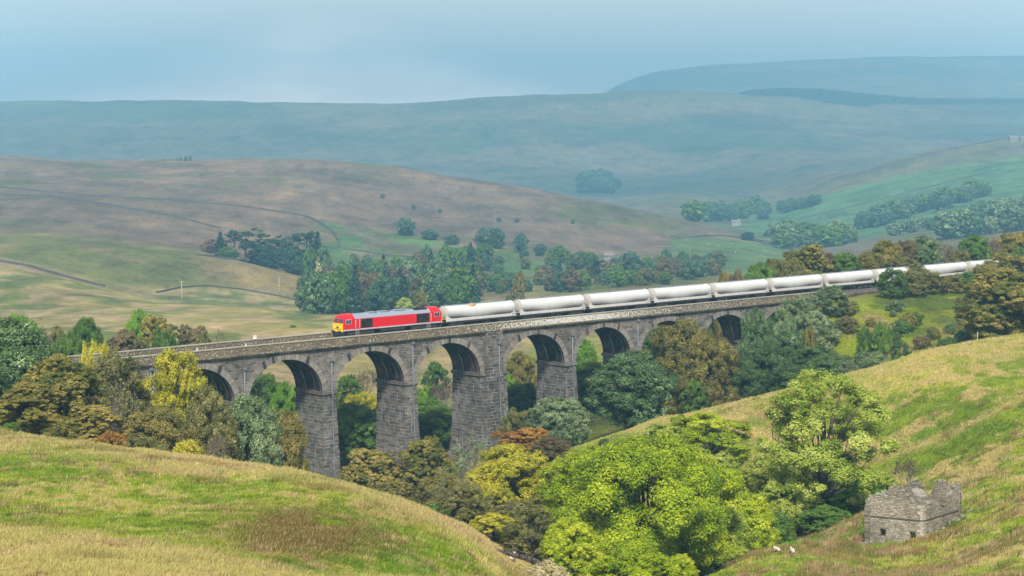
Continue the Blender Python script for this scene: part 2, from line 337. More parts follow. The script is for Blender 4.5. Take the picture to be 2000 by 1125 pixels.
def ground_y(px, yy, y0=60.0, y1=6000.0):
    """first distance at which the land on bearing px is met at row yy"""
    Ys = np.exp(np.linspace(math.log(y0), math.log(y1), 2400)); r = row(height((px-1000)/F*Ys, Ys), Ys)
    vis = np.minimum.accumulate(r)
    k = np.argmax(vis <= yy)
    return float(Ys[k]) if vis[k] <= yy else float(Ys[-1])

# viaduct line (needed for the colours of the ground too)
TH = R(47.5); SA, CA = math.sin(TH), math.cos(TH)
AX0, AY0 = -19.67, 318.0
GR = 0.003
ZV = ZC-33.4
def via(a, b, z=0.0):
    return (AX0+a*SA-b*CA, AY0+a*CA+b*SA, ZV+GR*a+z)
def ab_of(X, Y):
    dx, dy = X-AX0, Y-AY0
    return dx*SA+dy*CA, -dx*CA+dy*SA

def land_colour(X, Y, px, yy):
    """natural colour of turf, straw, rush and heather from place to place"""
    n1 = fbm(X/14.0, Y/20.0, 21, 4); n2 = fbm(X/3.2, Y/4.5, 22, 4); n3 = fbm(X/38.0, Y/60.0, 23, 3); n5 = fbm(X/2.0, Y/2.6, 28, 4)
    def C(*c): return np.array(c)[None, :]
    green = C(0.175, 0.255, 0.014); green2 = C(0.100, 0.215, 0.008); straw = C(0.47, 0.37, 0.15); rush = C(0.150, 0.105, 0.030); pink = C(0.45, 0.31, 0.18); yg = C(0.32, 0.36, 0.03)
    def mix(a, b, t): return a*(1-t[:, None])+b*t[:, None]
    one = np.ones_like(X)[:, None]; n6 = fbm(X/.75, Y/.95, 29, 3)
    # near hills
    c = mix(green*one, yg*one, sstep(0.40, 0.66, n1*0.6+n2*0.4))
    c = mix(c, green2*one, sstep(0.55, 0.72, n3*0.5+n2*0.5))
    c = mix(c, straw*.9*one, sstep(.54, .68, n6*.6+n1*.4)*.45); c = mix(c, C(.07, .12, .012)*one, sstep(.52, .70, 1-n6)*.5)
    left = 1-sstep(950, 1120, px)
    ynear = (1-sstep(0, 60, yy-1120))
    # left hill: straw along the crest, straw bank in the near corner, brown rushes in the hollow
    crest = np.interp(px, [0, 300, 450, 650, 750, 850, 985], [856, 880, 903, 938, 975, 1020, 1125])
    d = yy-crest
    s = (1-sstep(6, 30+50*n1*(1-sstep(350, 470, px)), d))*left*(0.45+0.5*sstep(.35, .55, n5))
    s = np.maximum(s, left*sstep(0.50, 0.62, n1*0.3+n5*0.4+n6*.3)*0.75*(1-sstep(40, 150, d)*0.6))
    bank = np.interp(px, [0, 120, 250, 400, 500, 620], [1030, 1040, 1062, 1082, 1100, 1130])
    s = np.maximum(s, left*sstep(-14, 10, yy-bank)*(0.75+0.25*n2))
    c = mix(c, straw*one, np.clip(s, 0, 1)*.82); c = mix(c, pink*one, np.clip(s*sstep(0.45, 0.62, n1), 0, 1)*0.7)
    hol = left*np.exp(-(((px-600)/170.0)**2+((yy-1045)/52.0)**2)*1.2)
    c = mix(c, rush*one, np.clip(hol*1.5*sstep(0.30, 0.55, n2*0.5+n1*0.5), 0, 0.95))
    c = mix(c, rush*one, left*np.clip(sstep(0.56, 0.68, fbm(X/8, Y/9, 31, 3)), 0, 1)*0.55)
    # right spur
    rt = sstep(1080, 1300, px)*(1-sstep(335, 352, Y+0*X))
    s = rt*sstep(0.53, 0.64, fbm(X/9.0+Y/30.0, Y/11.0-X/60.0, 35, 3)*0.5+n5*0.5)
    sp = np.interp(px, [1200, 1300, 1430, 1550, 1690, 1830, 2000], [874, 847, 804, 775, 741, 693, 660])
    s = np.maximum(s, rt*(1-sstep(10, 70, yy-sp))*(0.35+0.65*sstep(.35, .6, n5)))
    ridge = np.interp(px, [1690, 1850, 2000], [905, 850, 775])
    s = np.maximum(s, rt*np.exp(-((yy-ridge)/9.0)**2)*(px > 1700)*0.9)
    c = mix(c, straw*0.95*one, np.clip(s, 0, 1)*0.85)
    gr = rt*np.exp(-(((px-1640)/150.0)**2+((yy-1040)/34.0)**2))
    c = mix(c, green2*one*1.15, np.clip(gr*2.2, 0, 1)*sstep(1005, 1025, yy)*(1-sstep(1690, 1760, px)))
    rsh = rt*sstep(0.50, 0.62, fbm(X/5.5, Y/7.0, 33, 3))*sstep(985, 1020, yy)*sstep(1440, 1540, px)
    c = mix(c, rush*1.5*one, np.clip(rsh, 0, 1)*0.8)
    # embankment, weeds
    em = sstep(340, 352, Y)*(1-sstep(470, 520, Y))
    ec = mix((yg*.55+green*.35)*one, C(0.27, 0.22, 0.08)*one, sstep(0.47, 0.62, fbm(X/5, Y/7, 41, 4))); ec = mix(ec, C(0.09, 0.15, 0.02)*one, sstep(0.5, 0.62, fbm(X/7, Y/8, 43, 3))*0.8)
    e2 = sstep(1250, 1420, px); c = mix(c, ec, em*e2); c = mix(c, C(0.06, 0.09, 0.025)*one, em*(1-e2)*0.8*sstep(60, 200, px))
    # fields beyond the railway
    e3 = sstep(600, 1200, px); fl = sstep(330, 400, Y)*(1-e3)+sstep(480, 620, Y)*e3
    fc = mix(C(0.34, 0.30, 0.11)*one, C(0.17, 0.21, 0.05)*one, sstep(0.42, 0.62, fbm(X/22, Y/60, 51, 4)))
    fc = mix(fc, C(0.46, 0.35, 0.20)*one, sstep(0.50, 0.66, fbm(X/9, Y/24, 53, 4))*0.8)
    k2 = sstep(0, 14, np.interp(px, [0, 100, 200, 320, 480, 590], [512, 528, 560, 570, 572, 590])-yy)
    fc = mix(fc, mix(C(0.15, 0.17, 0.05)*one, C(0.25, 0.20, 0.09)*one, sstep(0.40, 0.62, fbm(X/45, Y/60, 55, 4))), k2)
    c = mix(c, fc, np.clip(fl, 0, 1))
    # moor
    mo = sstep(1100, 1250, Y)
    mc = mix(C(0.19, 0.140, 0.095)*one, C(0.14, 0.135, 0.055)*one, sstep(0.48, 0.66, fbm(X/70, Y/160, 61, 5)))
    mc = mix(mc, C(0.27, 0.19, 0.13)*one, sstep(0.52, 0.68, fbm(X/40+Y/300, Y/80, 63, 4))*0.6)
    gl = np.interp(px, [600, 640, 700, 900, 1100, 1200], [415, 432, 440, 478, 505, 515])
    gpatch = sstep(-3, 6, yy-gl)*sstep(600, 660, px)*(1-sstep(1080, 1200, px))*(0.25+0.75*sstep(0.40, 0.55, fbm(X/20, Y/45, 65, 4)))
    mc = mix(mc, C(0.10, 0.21, 0.055)*one, gpatch*0.9)
    gl2 = np.interp(px, [1290, 1320, 1400, 1480, 1560], [475, 462, 462, 472, 488])
    mc = mix(mc, C(0.11, 0.22, 0.06)*one, sstep(0, 5, yy-gl2)*sstep(1300, 1320, px)*(1-sstep(1560, 1640, px))*(Y < 2000)*0.8)
    c = mix(c, mc, mo)
    # valley pastures on the right, moor above them
    va = sstep(1350, 1500, px)*sstep(1500, 1900, Y)*(1-sstep(3000, 3300, Y))
    up = np.interp(px, [1350, 1500, 1700, 1850, 2000], [430, 412, 365, 335, 315])
    vc = mix(C(0.10, 0.215, 0.08)*one, C(0.17, 0.15, 0.09)*one, np.clip(sstep(0, 22, up-yy)*0.9+sstep(0.55, 0.62, fbm(X/120+Y/500, Y/140, 71, 4))*0.5, 0, 1))
    lines = sstep(0.90, 0.96, 1-np.abs(np.sin(yy/9.0+px/52.0+3*fbm(X/300, Y/500, 73, 2))))
    vc = mix(vc, C(0.05, 0.09, 0.05)*one, lines*0.55)
    c = mix(c, vc, va)
    fa = sstep(3000, 3500, Y)
    fcx = mix(C(0.17, 0.15, 0.095)*one, C(0.08, 0.105, 0.06)*one, sstep(0.42, 0.60, fbm(X/380+Y/2500, Y/330, 81, 5)))
    fcx = mix(fcx, C(0.20, 0.175, 0.11)*one, sstep(0.50, 0.66, fbm(X/110+Y/900, Y/420, 83, 5))*sstep(200, 1400, X)*0.7)
    fcx = mix(fcx, C(0.045, 0.06, 0.045)*one, sstep(0.50, 0.60, fbm(X/600, Y/300, 87, 3))*0.45)
    c = mix(c, fcx, fa)
    # ballast strip of the railway away from the viaduct
    a_, b_ = ab_of(X, Y)
    tr = ((b_ > 0.0) & (b_ < 7.6) & ((a_ > 108) | (a_ < -64))).astype(float)
    c = mix(c, C(0.16, 0.13, 0.11)*one, tr)
    return np.clip(c, 0.005, 0.9)

def ground_material():
    m, t, p, o = mat_new("turf")
    a = nd(t, 'ShaderNodeAttribute', attribute_name="Col"); geo = nd(t, 'ShaderNodeNewGeometry')
    n1 = noise(t, geo.outputs['Position'], 2.6, 6, 0.75); n2 = noise(t, geo.outputs['Position'], 0.21, 6, 0.7); n3 = noise(t, geo.outputs['Position'], 0.035, 6, 0.7)
    v = mth(t, 'ADD', mth(t, 'MULTIPLY', n1, 0.9), mth(t, 'ADD', mth(t, 'MULTIPLY', n2, 1.0), mth(t, 'MULTIPLY', n3, 0.7)))
    g = ramp(t, mth(t, 'MULTIPLY', v, 0.385), [(0.36, (0.35, 0.35, 0.35)), (0.5, (0.95, 0.95, 0.95)), (0.64, (1.0, 1.0, 1.0))])
    c = mixc(t, 1.0, a.outputs['Color'], g, 'MULTIPLY')
    c = mixc(t, ramp(t, n1, [(0.54, (0, 0, 0)), (0.72, (0.45,)*3)]), c, (0.42, 0.36, 0.16))
    n4 = noise(t, geo.outputs['Position'], 0.011, 9, 0.72); mpx = nd(t, 'ShaderNodeMapping', {'Vector': geo.outputs['Position'], 'Rotation': (0, 0, 0.5), 'Scale': (1, .3, 1)}); n5 = noise(t, mpx.outputs[0], 0.05, 8, 0.75)
    c = mixc(t, 1.0, c, ramp(t, mth(t, 'ADD', mth(t, 'MULTIPLY', n4, .5), mth(t, 'MULTIPLY', n5, .5)), [(0.40, (0.52, 0.55, 0.55)), (0.5, (0.95, 0.95, 0.95)), (0.62, (1.45, 1.35, 1.2))]), 'MULTIPLY')
    t.links.new(c, p.inputs['Base Color']); p.inputs['Roughness'].default_value = 0.95; p.inputs['Specular IOR Level'].default_value = 0.1
    bp = nd(t, 'ShaderNodeBump', {'Strength': 0.9, 'Distance': 0.35, 'Height': n1}); 
    bp2 = nd(t, 'ShaderNodeBump', {'Strength': 0.8, 'Distance': 3.0, 'Height': n2, 'Normal': bp.outputs[0]})
    bp2 = nd(t, 'ShaderNodeBump', {'Strength': 0.7, 'Distance': 22.0, 'Height': n4, 'Normal': bp2.outputs[0]})
    t.links.new(bp2.outputs[0], p.inputs['Normal'])
    return m
M_TURF = ground_material()

def land(name, ys, ncol, label):
    """one sheet between two distances"""
    us = np.linspace(-0.34, 0.34, ncol); Yg, Ug = np.meshgrid(ys, us, indexing='ij')
    X = (Ug*(Yg+90*(1-sstep(150, 600, Yg))+25)).ravel(); Y = Yg.ravel()
    z = height(X, Y)
    px = 1000+F*X/Y; yy = row(z, Y)
    c = land_colour(X, Y, px, yy); n = len(X)
    ny = len(ys); idx = np.arange(n).reshape(ny, ncol)
    fc = np.stack([idx[:-1, :-1], idx[:-1, 1:], idx[1:, 1:], idx[1:, :-1]], -1).reshape(-1, 4)
    me = np_mesh(name, np.stack([X, Y, z], 1), 4, M_TURF, {"Col": ('POINT', 'FLOAT_COLOR', np.concatenate([c, np.ones((n, 1))], 1))}, True, fc)
    o = link_mesh(name, me); tag(o, label, None, None, 'structure')
    return o
y_near = np.concatenate([np.linspace(2, 90, 12)[:-1], np.linspace(90, 330, 420)[:-1], np.linspace(330, 520, 150)])
y_mid = np.concatenate([np.geomspace(520, 3200, 360)])
y_far = np.geomspace(3200, 8190, 290)
land("ground", y_near, 480, "near grass hillsides of green turf and straw under the viaduct")
land("moorland", y_mid, 480, "middle distance fields and brown heather moor")
land("distant_hills", y_far, 420, "far blue hills along the skyline")
print("land", round(time.time()-T0, 1))

# ================================================================== viaduct
PITCH, SPAN, RISE = 16.7, 14.1, 5.75
SPR = -8.5                        # springing, below the parapet top
WID = 7.7
A_OP = [-61.4, -44.7, -28.0, -11.25, 5.45, 25.5, 42.3, 59.1, 75.9, 92.7]   # left edge of every arch
M_STONE = stone("dark rock faced masonry", 1.35, 0.54, (0.028, 0.028, 0.030), (0.215, 0.20, 0.18), (0.50, 0.49, 0.46), 0.034, 0.5, 0.6, streak=.42)
M_SPAN = stone("spandrel masonry", 1.15, 0.42, (0.045, 0.043, 0.041), (0.24, 0.215, 0.185), (0.46, 0.44, 0.41), 0.028, 0.32, 0.55, streak=.3)
M_PAR = stone("lichened parapet masonry", 0.7, 0.24, (0.085, 0.070, 0.048), (0.22, 0.18, 0.115), (0.20, 0.17, 0.12), 0.02, 0.05, 0.5, white=1.0, lich=0.3)
M_COPE = stone("parapet coping", 1.2, 0.6, (0.26, 0.24, 0.19), (0.42, 0.39, 0.31), (0.15, 0.13, 0.1), 0.02, 0.02, 0.3)
M_VOUS = stone("arch ring stone", 0.42, 1.6, (0.12, 0.11, 0.10), (0.36, 0.33, 0.29), (0.03, 0.028, 0.025), 0.05, 0.10, 0.3)
M_SOFF = stone("shade dark soffit masonry", 0.9, 0.30, (0.006, 0.008, 0.011), (0.022, 0.024, 0.028), (0.02, 0.02, 0.02), 0.015, 0.03, 0.5, rust=0.5, streak=True, lich=0)  # near-black base carries the arch's shade in its colour; rust and streaks are stains
M_IRON = paint("dark ironwork", (0.02, 0.026, 0.034), 0.6)
M_PIPE = paint("grey drain pipe", (0.13, 0.155, 0.18), 0.6)
M_RUSTB = paint("rusty plate", (0.085, 0.045, 0.035), 0.8)
BASE_ROT = (0, -math.atan(GR), math.pi/2-TH)
vroot = empty("railway_viaduct", (AX0, AY0, ZV), BASE_ROT)
tag(vroot, "long dark stone railway viaduct of ten tall arches crossing the wooded valley", "viaduct")
def arch_z(a, c, off=0.0):
    t = (a-c)/(SPAN/2+off)
    return SPR+(RISE+off)*math.sqrt(max(0.0, 1-t*t))
WF, WB = 0.30, WID-0.30            # spandrel planes
def gz(a, b):                      # level of the land under the viaduct, in its own frame
    x, y, _ = via(a, b); return hxy(x, y)-ZV-GR*a
# spandrels, soffits
sp = MB()
ends = [(-66.0, 'wall')]
TOPZ = -1.55
NS = 28
for k, a0 in enumerate(A_OP):
    c = a0+SPAN/2; a1 = a0+SPAN
    lf = a0-((a0-(A_OP[k-1]+SPAN))/2 if k else 5.0); rt_ = a1+((A_OP[k+1]-a1)/2 if k < len(A_OP)-1 else 9.0)
    s = MB()
    th = [math.pi*(1-i/NS) for i in range(NS+1)]
    pa = [(c+SPAN/2*math.cos(q), SPR+RISE*math.sin(q)) for q in th]
    for bb, flip in ((WF, False), (WB, True)):
        def q4(p, fl):
            u = [(x, z) for x, y, z in p]; p = [(x, y, z) for x, y, z in p]
            s.face(p[::-1] if fl else p, u[::-1] if fl else u)
        for (x0, z0), (x1, z1) in zip(pa, pa[1:]): q4([(x0, bb, z0), (x1, bb, z1), (x1, bb, TOPZ), (x0, bb, TOPZ)], flip)
        q4([(lf, bb, SPR), (a0, bb, SPR), (a0, bb, TOPZ), (lf, bb, TOPZ)], flip)
        q4([(a1, bb, SPR), (rt_, bb, SPR), (rt_, bb, TOPZ), (a1, bb, TOPZ)], flip)
    s.face([(lf, WF, TOPZ), (rt_, WF, TOPZ), (rt_, WB, TOPZ), (lf, WB, TOPZ)])
    s.build("spandrel_wall", M_SPAN, vroot, merge=False)
    so = MB(); acc = 0
    for (x0, z0), (x1, z1) in zip(pa, pa[1:]):
        d = math.hypot(x1-x0, z1-z0)
        so.face([(x0, WF, z0), (x0, WB, z0), (x1, WB, z1), (x1, WF, z1)], [(WF, acc), (WB, acc), (WB, acc+d), (WF, acc+d)], True); acc += d
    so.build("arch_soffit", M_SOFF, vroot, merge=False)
    OFF = 0.95
    for bb, sg in ((WF, -1), (WB, 1)):
        rg = MB(); acc = 0; b2 = bb+sg*0.07
        po = [(c+(SPAN/2+OFF)*math.cos(q), SPR+(RISE+OFF)*math.sin(q)) for q in th]
        for i in range(NS):
            (x0, z0), (x1, z1), (X0, Z0), (X1, Z1) = pa[i], pa[i+1], po[i], po[i+1]
            d = math.hypot((x0+X0-x1-X1)/2, (z0+Z0-z1-Z1)/2)
            rg.face([(x0, b2, z0), (x1, b2, z1), (X1, b2, Z1), (X0, b2, Z0)], [(acc, .2), (acc+d, .2), (acc+d, 1.2), (acc, 1.2)])
            rg.face([(X0, b2, Z0), (X1, b2, Z1), (X1, bb, Z1), (X0, bb, Z0)], [(acc, 0), (acc+d, 0), (acc+d, .1), (acc, .1)])
            rg.face([(x0, bb, z0), (x1, bb, z1), (x1, b2, z1), (x0, b2, z0)], [(acc, 0), (acc+d, 0), (acc+d, .1), (acc, .1)])
            acc += d
        rg.build("arch_ring", M_VOUS, vroot, merge=False)
# piers
prs = [(A_OP[k]+SPAN, A_OP[k+1]) for k in range(len(A_OP)-1)]
BAT = 0.052
for k, (l, r_) in enumerate(prs):
    king = (r_-l) > 4
    h = gz((l+r_)/2, WID/2)-2.5
    n = max(2, int((SPR-h)/2.5)); m = MB()
    for i in range(n):
        z1 = SPR-(SPR-h)*i/n; z0 = SPR-(SPR-h)*(i+1)/n
        w1 = SPR-z1; w0 = SPR-z0
        m.frustum((l-w0*.012, r_+w0*.035, WF-BAT*w0, WB+w0*.02), z0, (l-w1*.012, r_+w1*.035, WF-BAT*w1, WB+w1*.02), z1, caps=False)
    pier = m.build("pier", M_STONE, vroot, merge=False)
    cp = MB()
    cp.frustum((l-.02, r_+.02, WF-.10, WB+.10), SPR-.62, (l-.24, r_+.24, WF-.26, WB+.26), SPR-.45, caps=False)
    cp.box(l-.24, r_+.24, WF-.26, WB+.26, SPR-.45, SPR-.12); cp.box(l-.12, r_+.12, WF-.12, WB+.12, SPR-.12, SPR+.10)
    cp.build("impost", M_SPAN, pier, merge=False)
    if king:
        pl = MB(); c = (l+r_)/2
        w = BAT*(SPR-h)+.1
        pl.frustum((c-1.9-w, c+1.9+w, WF-.42-w, WF+.2), h, (c-1.9, c+1.9, WF-.42, WF+.2), SPR, caps=False)
        pl.box(c-1.9, c+1.9, WF-.42, WF+.2, SPR, -1.30)
        pl.frustum((c-1.9-w, c+1.9+w, WB-.2, WB+.42+w), h, (c-1.9, c+1.9, WB-.2, WB+.42), SPR, caps=False)
        pl.box(c-1.9, c+1.9, WB-.2, WB+.42, SPR, -1.30)
        pl.build("pilaster", M_STONE, pier, merge=False)
    # drain pipe down the near face
    cx = (l+r_)/2+(0.45 if not king else 0.9); yb = WF-(0.6 if king else 0.16)
    pp = MB(); pts = [(cx, yb, -3.6 if k % 3 else -2.2), (cx, yb, SPR+.35), (cx, yb-.24, SPR), (cx, yb-.24, SPR-.8)]
    zz = SPR-1.2
    while zz > h+2.5: pts.append((cx, yb-BAT*(SPR-zz)-.06, zz)); zz -= 3.0
    pts.append((cx, yb-BAT*(SPR-h-2.5)-.06, h+2.5))
    pp.tube(pts, 0.105, 6)
    pp.box(cx-.26, cx+.26, yb-.22, yb+.14, pts[0][2]-.1, pts[0][2]+.32)
    pp.build("drain_pipe", M_PIPE, pier)
# abutments
for a0, a1 in ((-70.0, A_OP[0]), (A_OP[-1]+SPAN, 116.0)):
    m = MB(); h = min(gz(a0, 0), gz(a1, 0), gz(a1, WID))-2
    m.box(a0, a1, WF+.004, WB-.004, h, TOPZ-.004)
    m.build("abutment", M_SPAN, vroot, merge=False)
# parapets with lichen growing thickest over the middle arches
PA0, PA1 = -72.0, 118.0
def par_mesh(b0, b1, z0, z1, seg=2.5):
    m = MB(); xs = np.arange(PA0, PA1+.1, seg)
    for x0, x1 in zip(xs, xs[1:]):
        m.face([(x0, b0, z0), (x1, b0, z0), (x1, b0, z1), (x0, b0, z1)], [(x0, z0), (x1, z0), (x1, z1), (x0, z1)])
        m.face([(x1, b1, z0), (x0, b1, z0), (x0, b1, z1), (x1, b1, z1)], [(x1, z0), (x0, z0), (x0, z1), (x1, z1)])
        m.face([(x0, b0, z1), (x1, b0, z1), (x1, b1, z1), (x0, b1, z1)], [(x0, b0), (x1, b0), (x1, b1), (x0, b1)])
        m.face([(x0, b1, z0), (x1, b1, z0), (x1, b0, z0), (x0, b0, z0)], [(x0, b0), (x1, b0), (x1, b1), (x0, b1)])
    return m
for near in (True, False):
    b0, b1 = (0.06, 0.50) if near else (WID-.50, WID-.06)
    pm = par_mesh(b0, b1, -1.22, -0.14)
    par = pm.build("parapet", M_PAR, vroot, merge=False)
    me = par.data; at_ = me.attributes.new("lich", 'FLOAT', 'POINT')
    co = np.empty(len(me.vertices)*3, dtype=np.float32); me.vertices.foreach_get("co", co); co = co.reshape(-1, 3)
    lv = 1.15*np.exp(-((co[:, 0]-42)/19.0)**2)+0.2*np.exp(-((co[:, 0]-80)/14.0)**2)
    at_.data.foreach_set("value", lv.astype(np.float32))
    par_mesh(b0-.09, b1+.09, -0.14, 0.0, 5.0).build("coping", M_COPE, par, merge=False)
    sc_ = MB(); o0, o1 = (-.20, .62) if near else (WID-.62, WID+.20)
    m2 = par_mesh(o0+.10, o1-.10, -1.60, -1.42, 5.0); m2.build("string_course", M_SPAN, par, merge=False)
    par_mesh(o0, o1, -1.42, -1.22, 5.0).build("cornice", M_PAR, par, merge=False)
# iron pattress plates beside the arch crowns
rng = random.Random(4)
PL = {1: [(-2.1, 2.6, 0), (4.2, 1.6, 1)], 2: [(-4.2, 0), (-2.5, 0), (4.1, 0)], 3: [(-4.4, 0), (-.2, 0), (3.9, 0)], 4: [(-4.6, 0), (.2, 0), (4.4, 2)],
      5: [(-4.0, 0), (.6, 2), (4.6, 1)], 6: [(-4.2, 2), (.1, 2), (3.8, 2)], 7: [(-4, 2)], 8: [(.3, 0), (-4.2, 1)]}
for k, lst in PL.items():
    c = A_OP[k]+SPAN/2
    for q in lst:
        dx = q[0]; mt = M_RUSTB if q[-1] == 2 else M_IRON
        zc = arch_z(c+dx, c)+0.62; m = MB(); an = -dx/(SPAN/2)*0.55
        ca, sa = math.cos(an), math.sin(an)
        def rr(x, z): return (c+dx+x*ca-z*sa, zc+x*sa+z*ca)
        for y0, y1, hw, hh in ((WF-.16, WF-.072, .24, .62), (WF-.24, WF-.16, .12, .16)):
            p = [rr(-hw, -hh), rr(hw, -hh), rr(hw, hh), rr(-hw, hh)]
            m.face([(x, y0, z) for x, z in p]); m.face([(x, y1, z) for x, z in p][::-1])
            for i in range(4):
                j = (i+1) % 4; m.face([(p[i][0], y1, p[i][1]), (p[j][0], y1, p[j][1]), (p[j][0], y0, p[j][1]), (p[i][0], y0, p[i][1])])
        m.build("pattress_plate", mt, vroot)

# ================================================================== track
M_BAL = stone("track ballast", 0.12, 0.09, (0.06, 0.05, 0.045), (0.24, 0.2, 0.17), (0.03, 0.03, 0.03), 0.02, 0.05, 0.3)
M_RAIL = paint("worn rail", (0.16, 0.12, 0.10), 0.4, 0.6)
M_SLP = paint("sleeper", (0.20, 0.19, 0.17), 0.9)
RZ = -0.80; T_NEAR, T_FAR = 2.15, 5.35
tk = empty("railway_track", (AX0, AY0, ZV), BASE_ROT); tag(tk, "two lines of rails on stone ballast along the viaduct", None, None, 'structure')
m = MB(); m.prism([(.52, -1.58), (.52, RZ-.30), (1.0, RZ-.17), (3.3, RZ-.17), (3.75, RZ-.24), (4.2, RZ-.17), (6.6, RZ-.17), (WID-.52, RZ-.30), (WID-.52, -1.58)], -150, 215)
m.build("ballast", M_BAL, tk, merge=False)
for tb in (T_NEAR, T_FAR):
    m = MB()
    for x in np.arange(-150, 215, .72): m.box(x, x+.26, tb-1.25, tb+1.25, RZ-.25, RZ-.13)
    m.build("sleepers", M_SLP, tk, merge=False)
    for s_ in (-.75, .75):
        m = MB(); m.prism([(tb+s_-.06, RZ-.13), (tb+s_+.06, RZ-.13), (tb+s_+.035, RZ), (tb+s_-.035, RZ)], -150, 215); m.build("rail", M_RAIL, tk, merge=False)

# ================================================================== locomotive
M_RED = paint("red body paint", (0.56, 0.003, 0.010), 0.35, 0, 0.16, (0.25, 0.02, 0.01), .6)
M_YEL = paint("yellow warning paint", (0.80, 0.50, 0.005), 0.4, 0, 0.35, (0.10, 0.07, 0.02), 3)
M_GREY = paint("grey roof paint", (0.20, 0.23, 0.28), 0.55, 0, 0.3, (0.10, 0.10, 0.11), .8)
M_SOLE = paint("pale grey sole bar", (0.42, 0.38, 0.40), 0.5)
M_BLK = paint("grimy underframe", (0.018, 0.022, 0.028), 0.7, 0, 0.4, (0.07, 0.06, 0.05), 2)
M_GRIL = stone("radiator grille", 5.0, 0.10, (0.012, 0.016, 0.02), (0.03, 0.035, 0.04), (0.006, 0.006, 0.006), 0.03, 0.03, 0.2, lich=0)
M_GLASS = mat_new("cab glass")[0]
_p = M_GLASS.node_tree.nodes['Principled BSDF']; _p.inputs['Base Color'].default_value = (0.03, 0.045, 0.06, 1); _p.inputs['Roughness'].default_value = 0.08
M_WHITE = paint("white fitting paint", (0.75, 0.68, 0.62), 0.5)
M_WHEEL = paint("steel wheel", (0.07, 0.06, 0.055), 0.5, 0.4)
def rail_vehicle(name, a, label, cat, group=None):
    o = empty(name, via(a, T_FAR, RZ), BASE_ROT); tag(o, label, cat, group); return o
def bogie(root, x, wheels, wb, r, ymax=1.15, name="bogie"):
    m = MB()
    m.box(x-wb/2-.75, x+wb/2+.75, -ymax, -ymax+.16, .45, .88); m.box(x-wb/2-.75, x+wb/2+.75, ymax-.16, ymax, .45, .88)
    m.box(x-.5, x+.5, -ymax+.16, ymax-.16, .45, .80)
    for i in range(wheels):
        cx = x-wb/2+wb*i/(wheels-1)
        for s_ in (-1, 1): m.box(cx-.24, cx+.24, s_*ymax-.09 if s_ > 0 else -ymax-.14, s_*ymax+.14 if s_ > 0 else -ymax+.09, .32, .72)
    b = m.build(name, M_BLK, root)
    for i in range(wheels):
        cx = x-wb/2+wb*i/(wheels-1); w = MB(); n = 20
        for s_ in (-1, 1):
            ya, yb = s_*.70, s_*.84
            ci = [(cx+r*math.cos(2*math.pi*k/n), r+r*math.sin(2*math.pi*k/n)) for k in range(n)]
            w.face([(p, yb, q) for p, q in ci]); w.face([(p, ya, q) for p, q in ci][::-1])
            for k in range(n):
                j = (k+1) % n; w.face([(ci[k][0], ya, ci[k][1]), (ci[j][0], ya, ci[j][1]), (ci[j][0], yb, ci[j][1]), (ci[k][0], yb, ci[k][1])])
        w.box(cx-.09, cx+.09, -.70, .70, r-.09, r+.09)
        w.build("wheel", M_WHEEL, b)
    return b

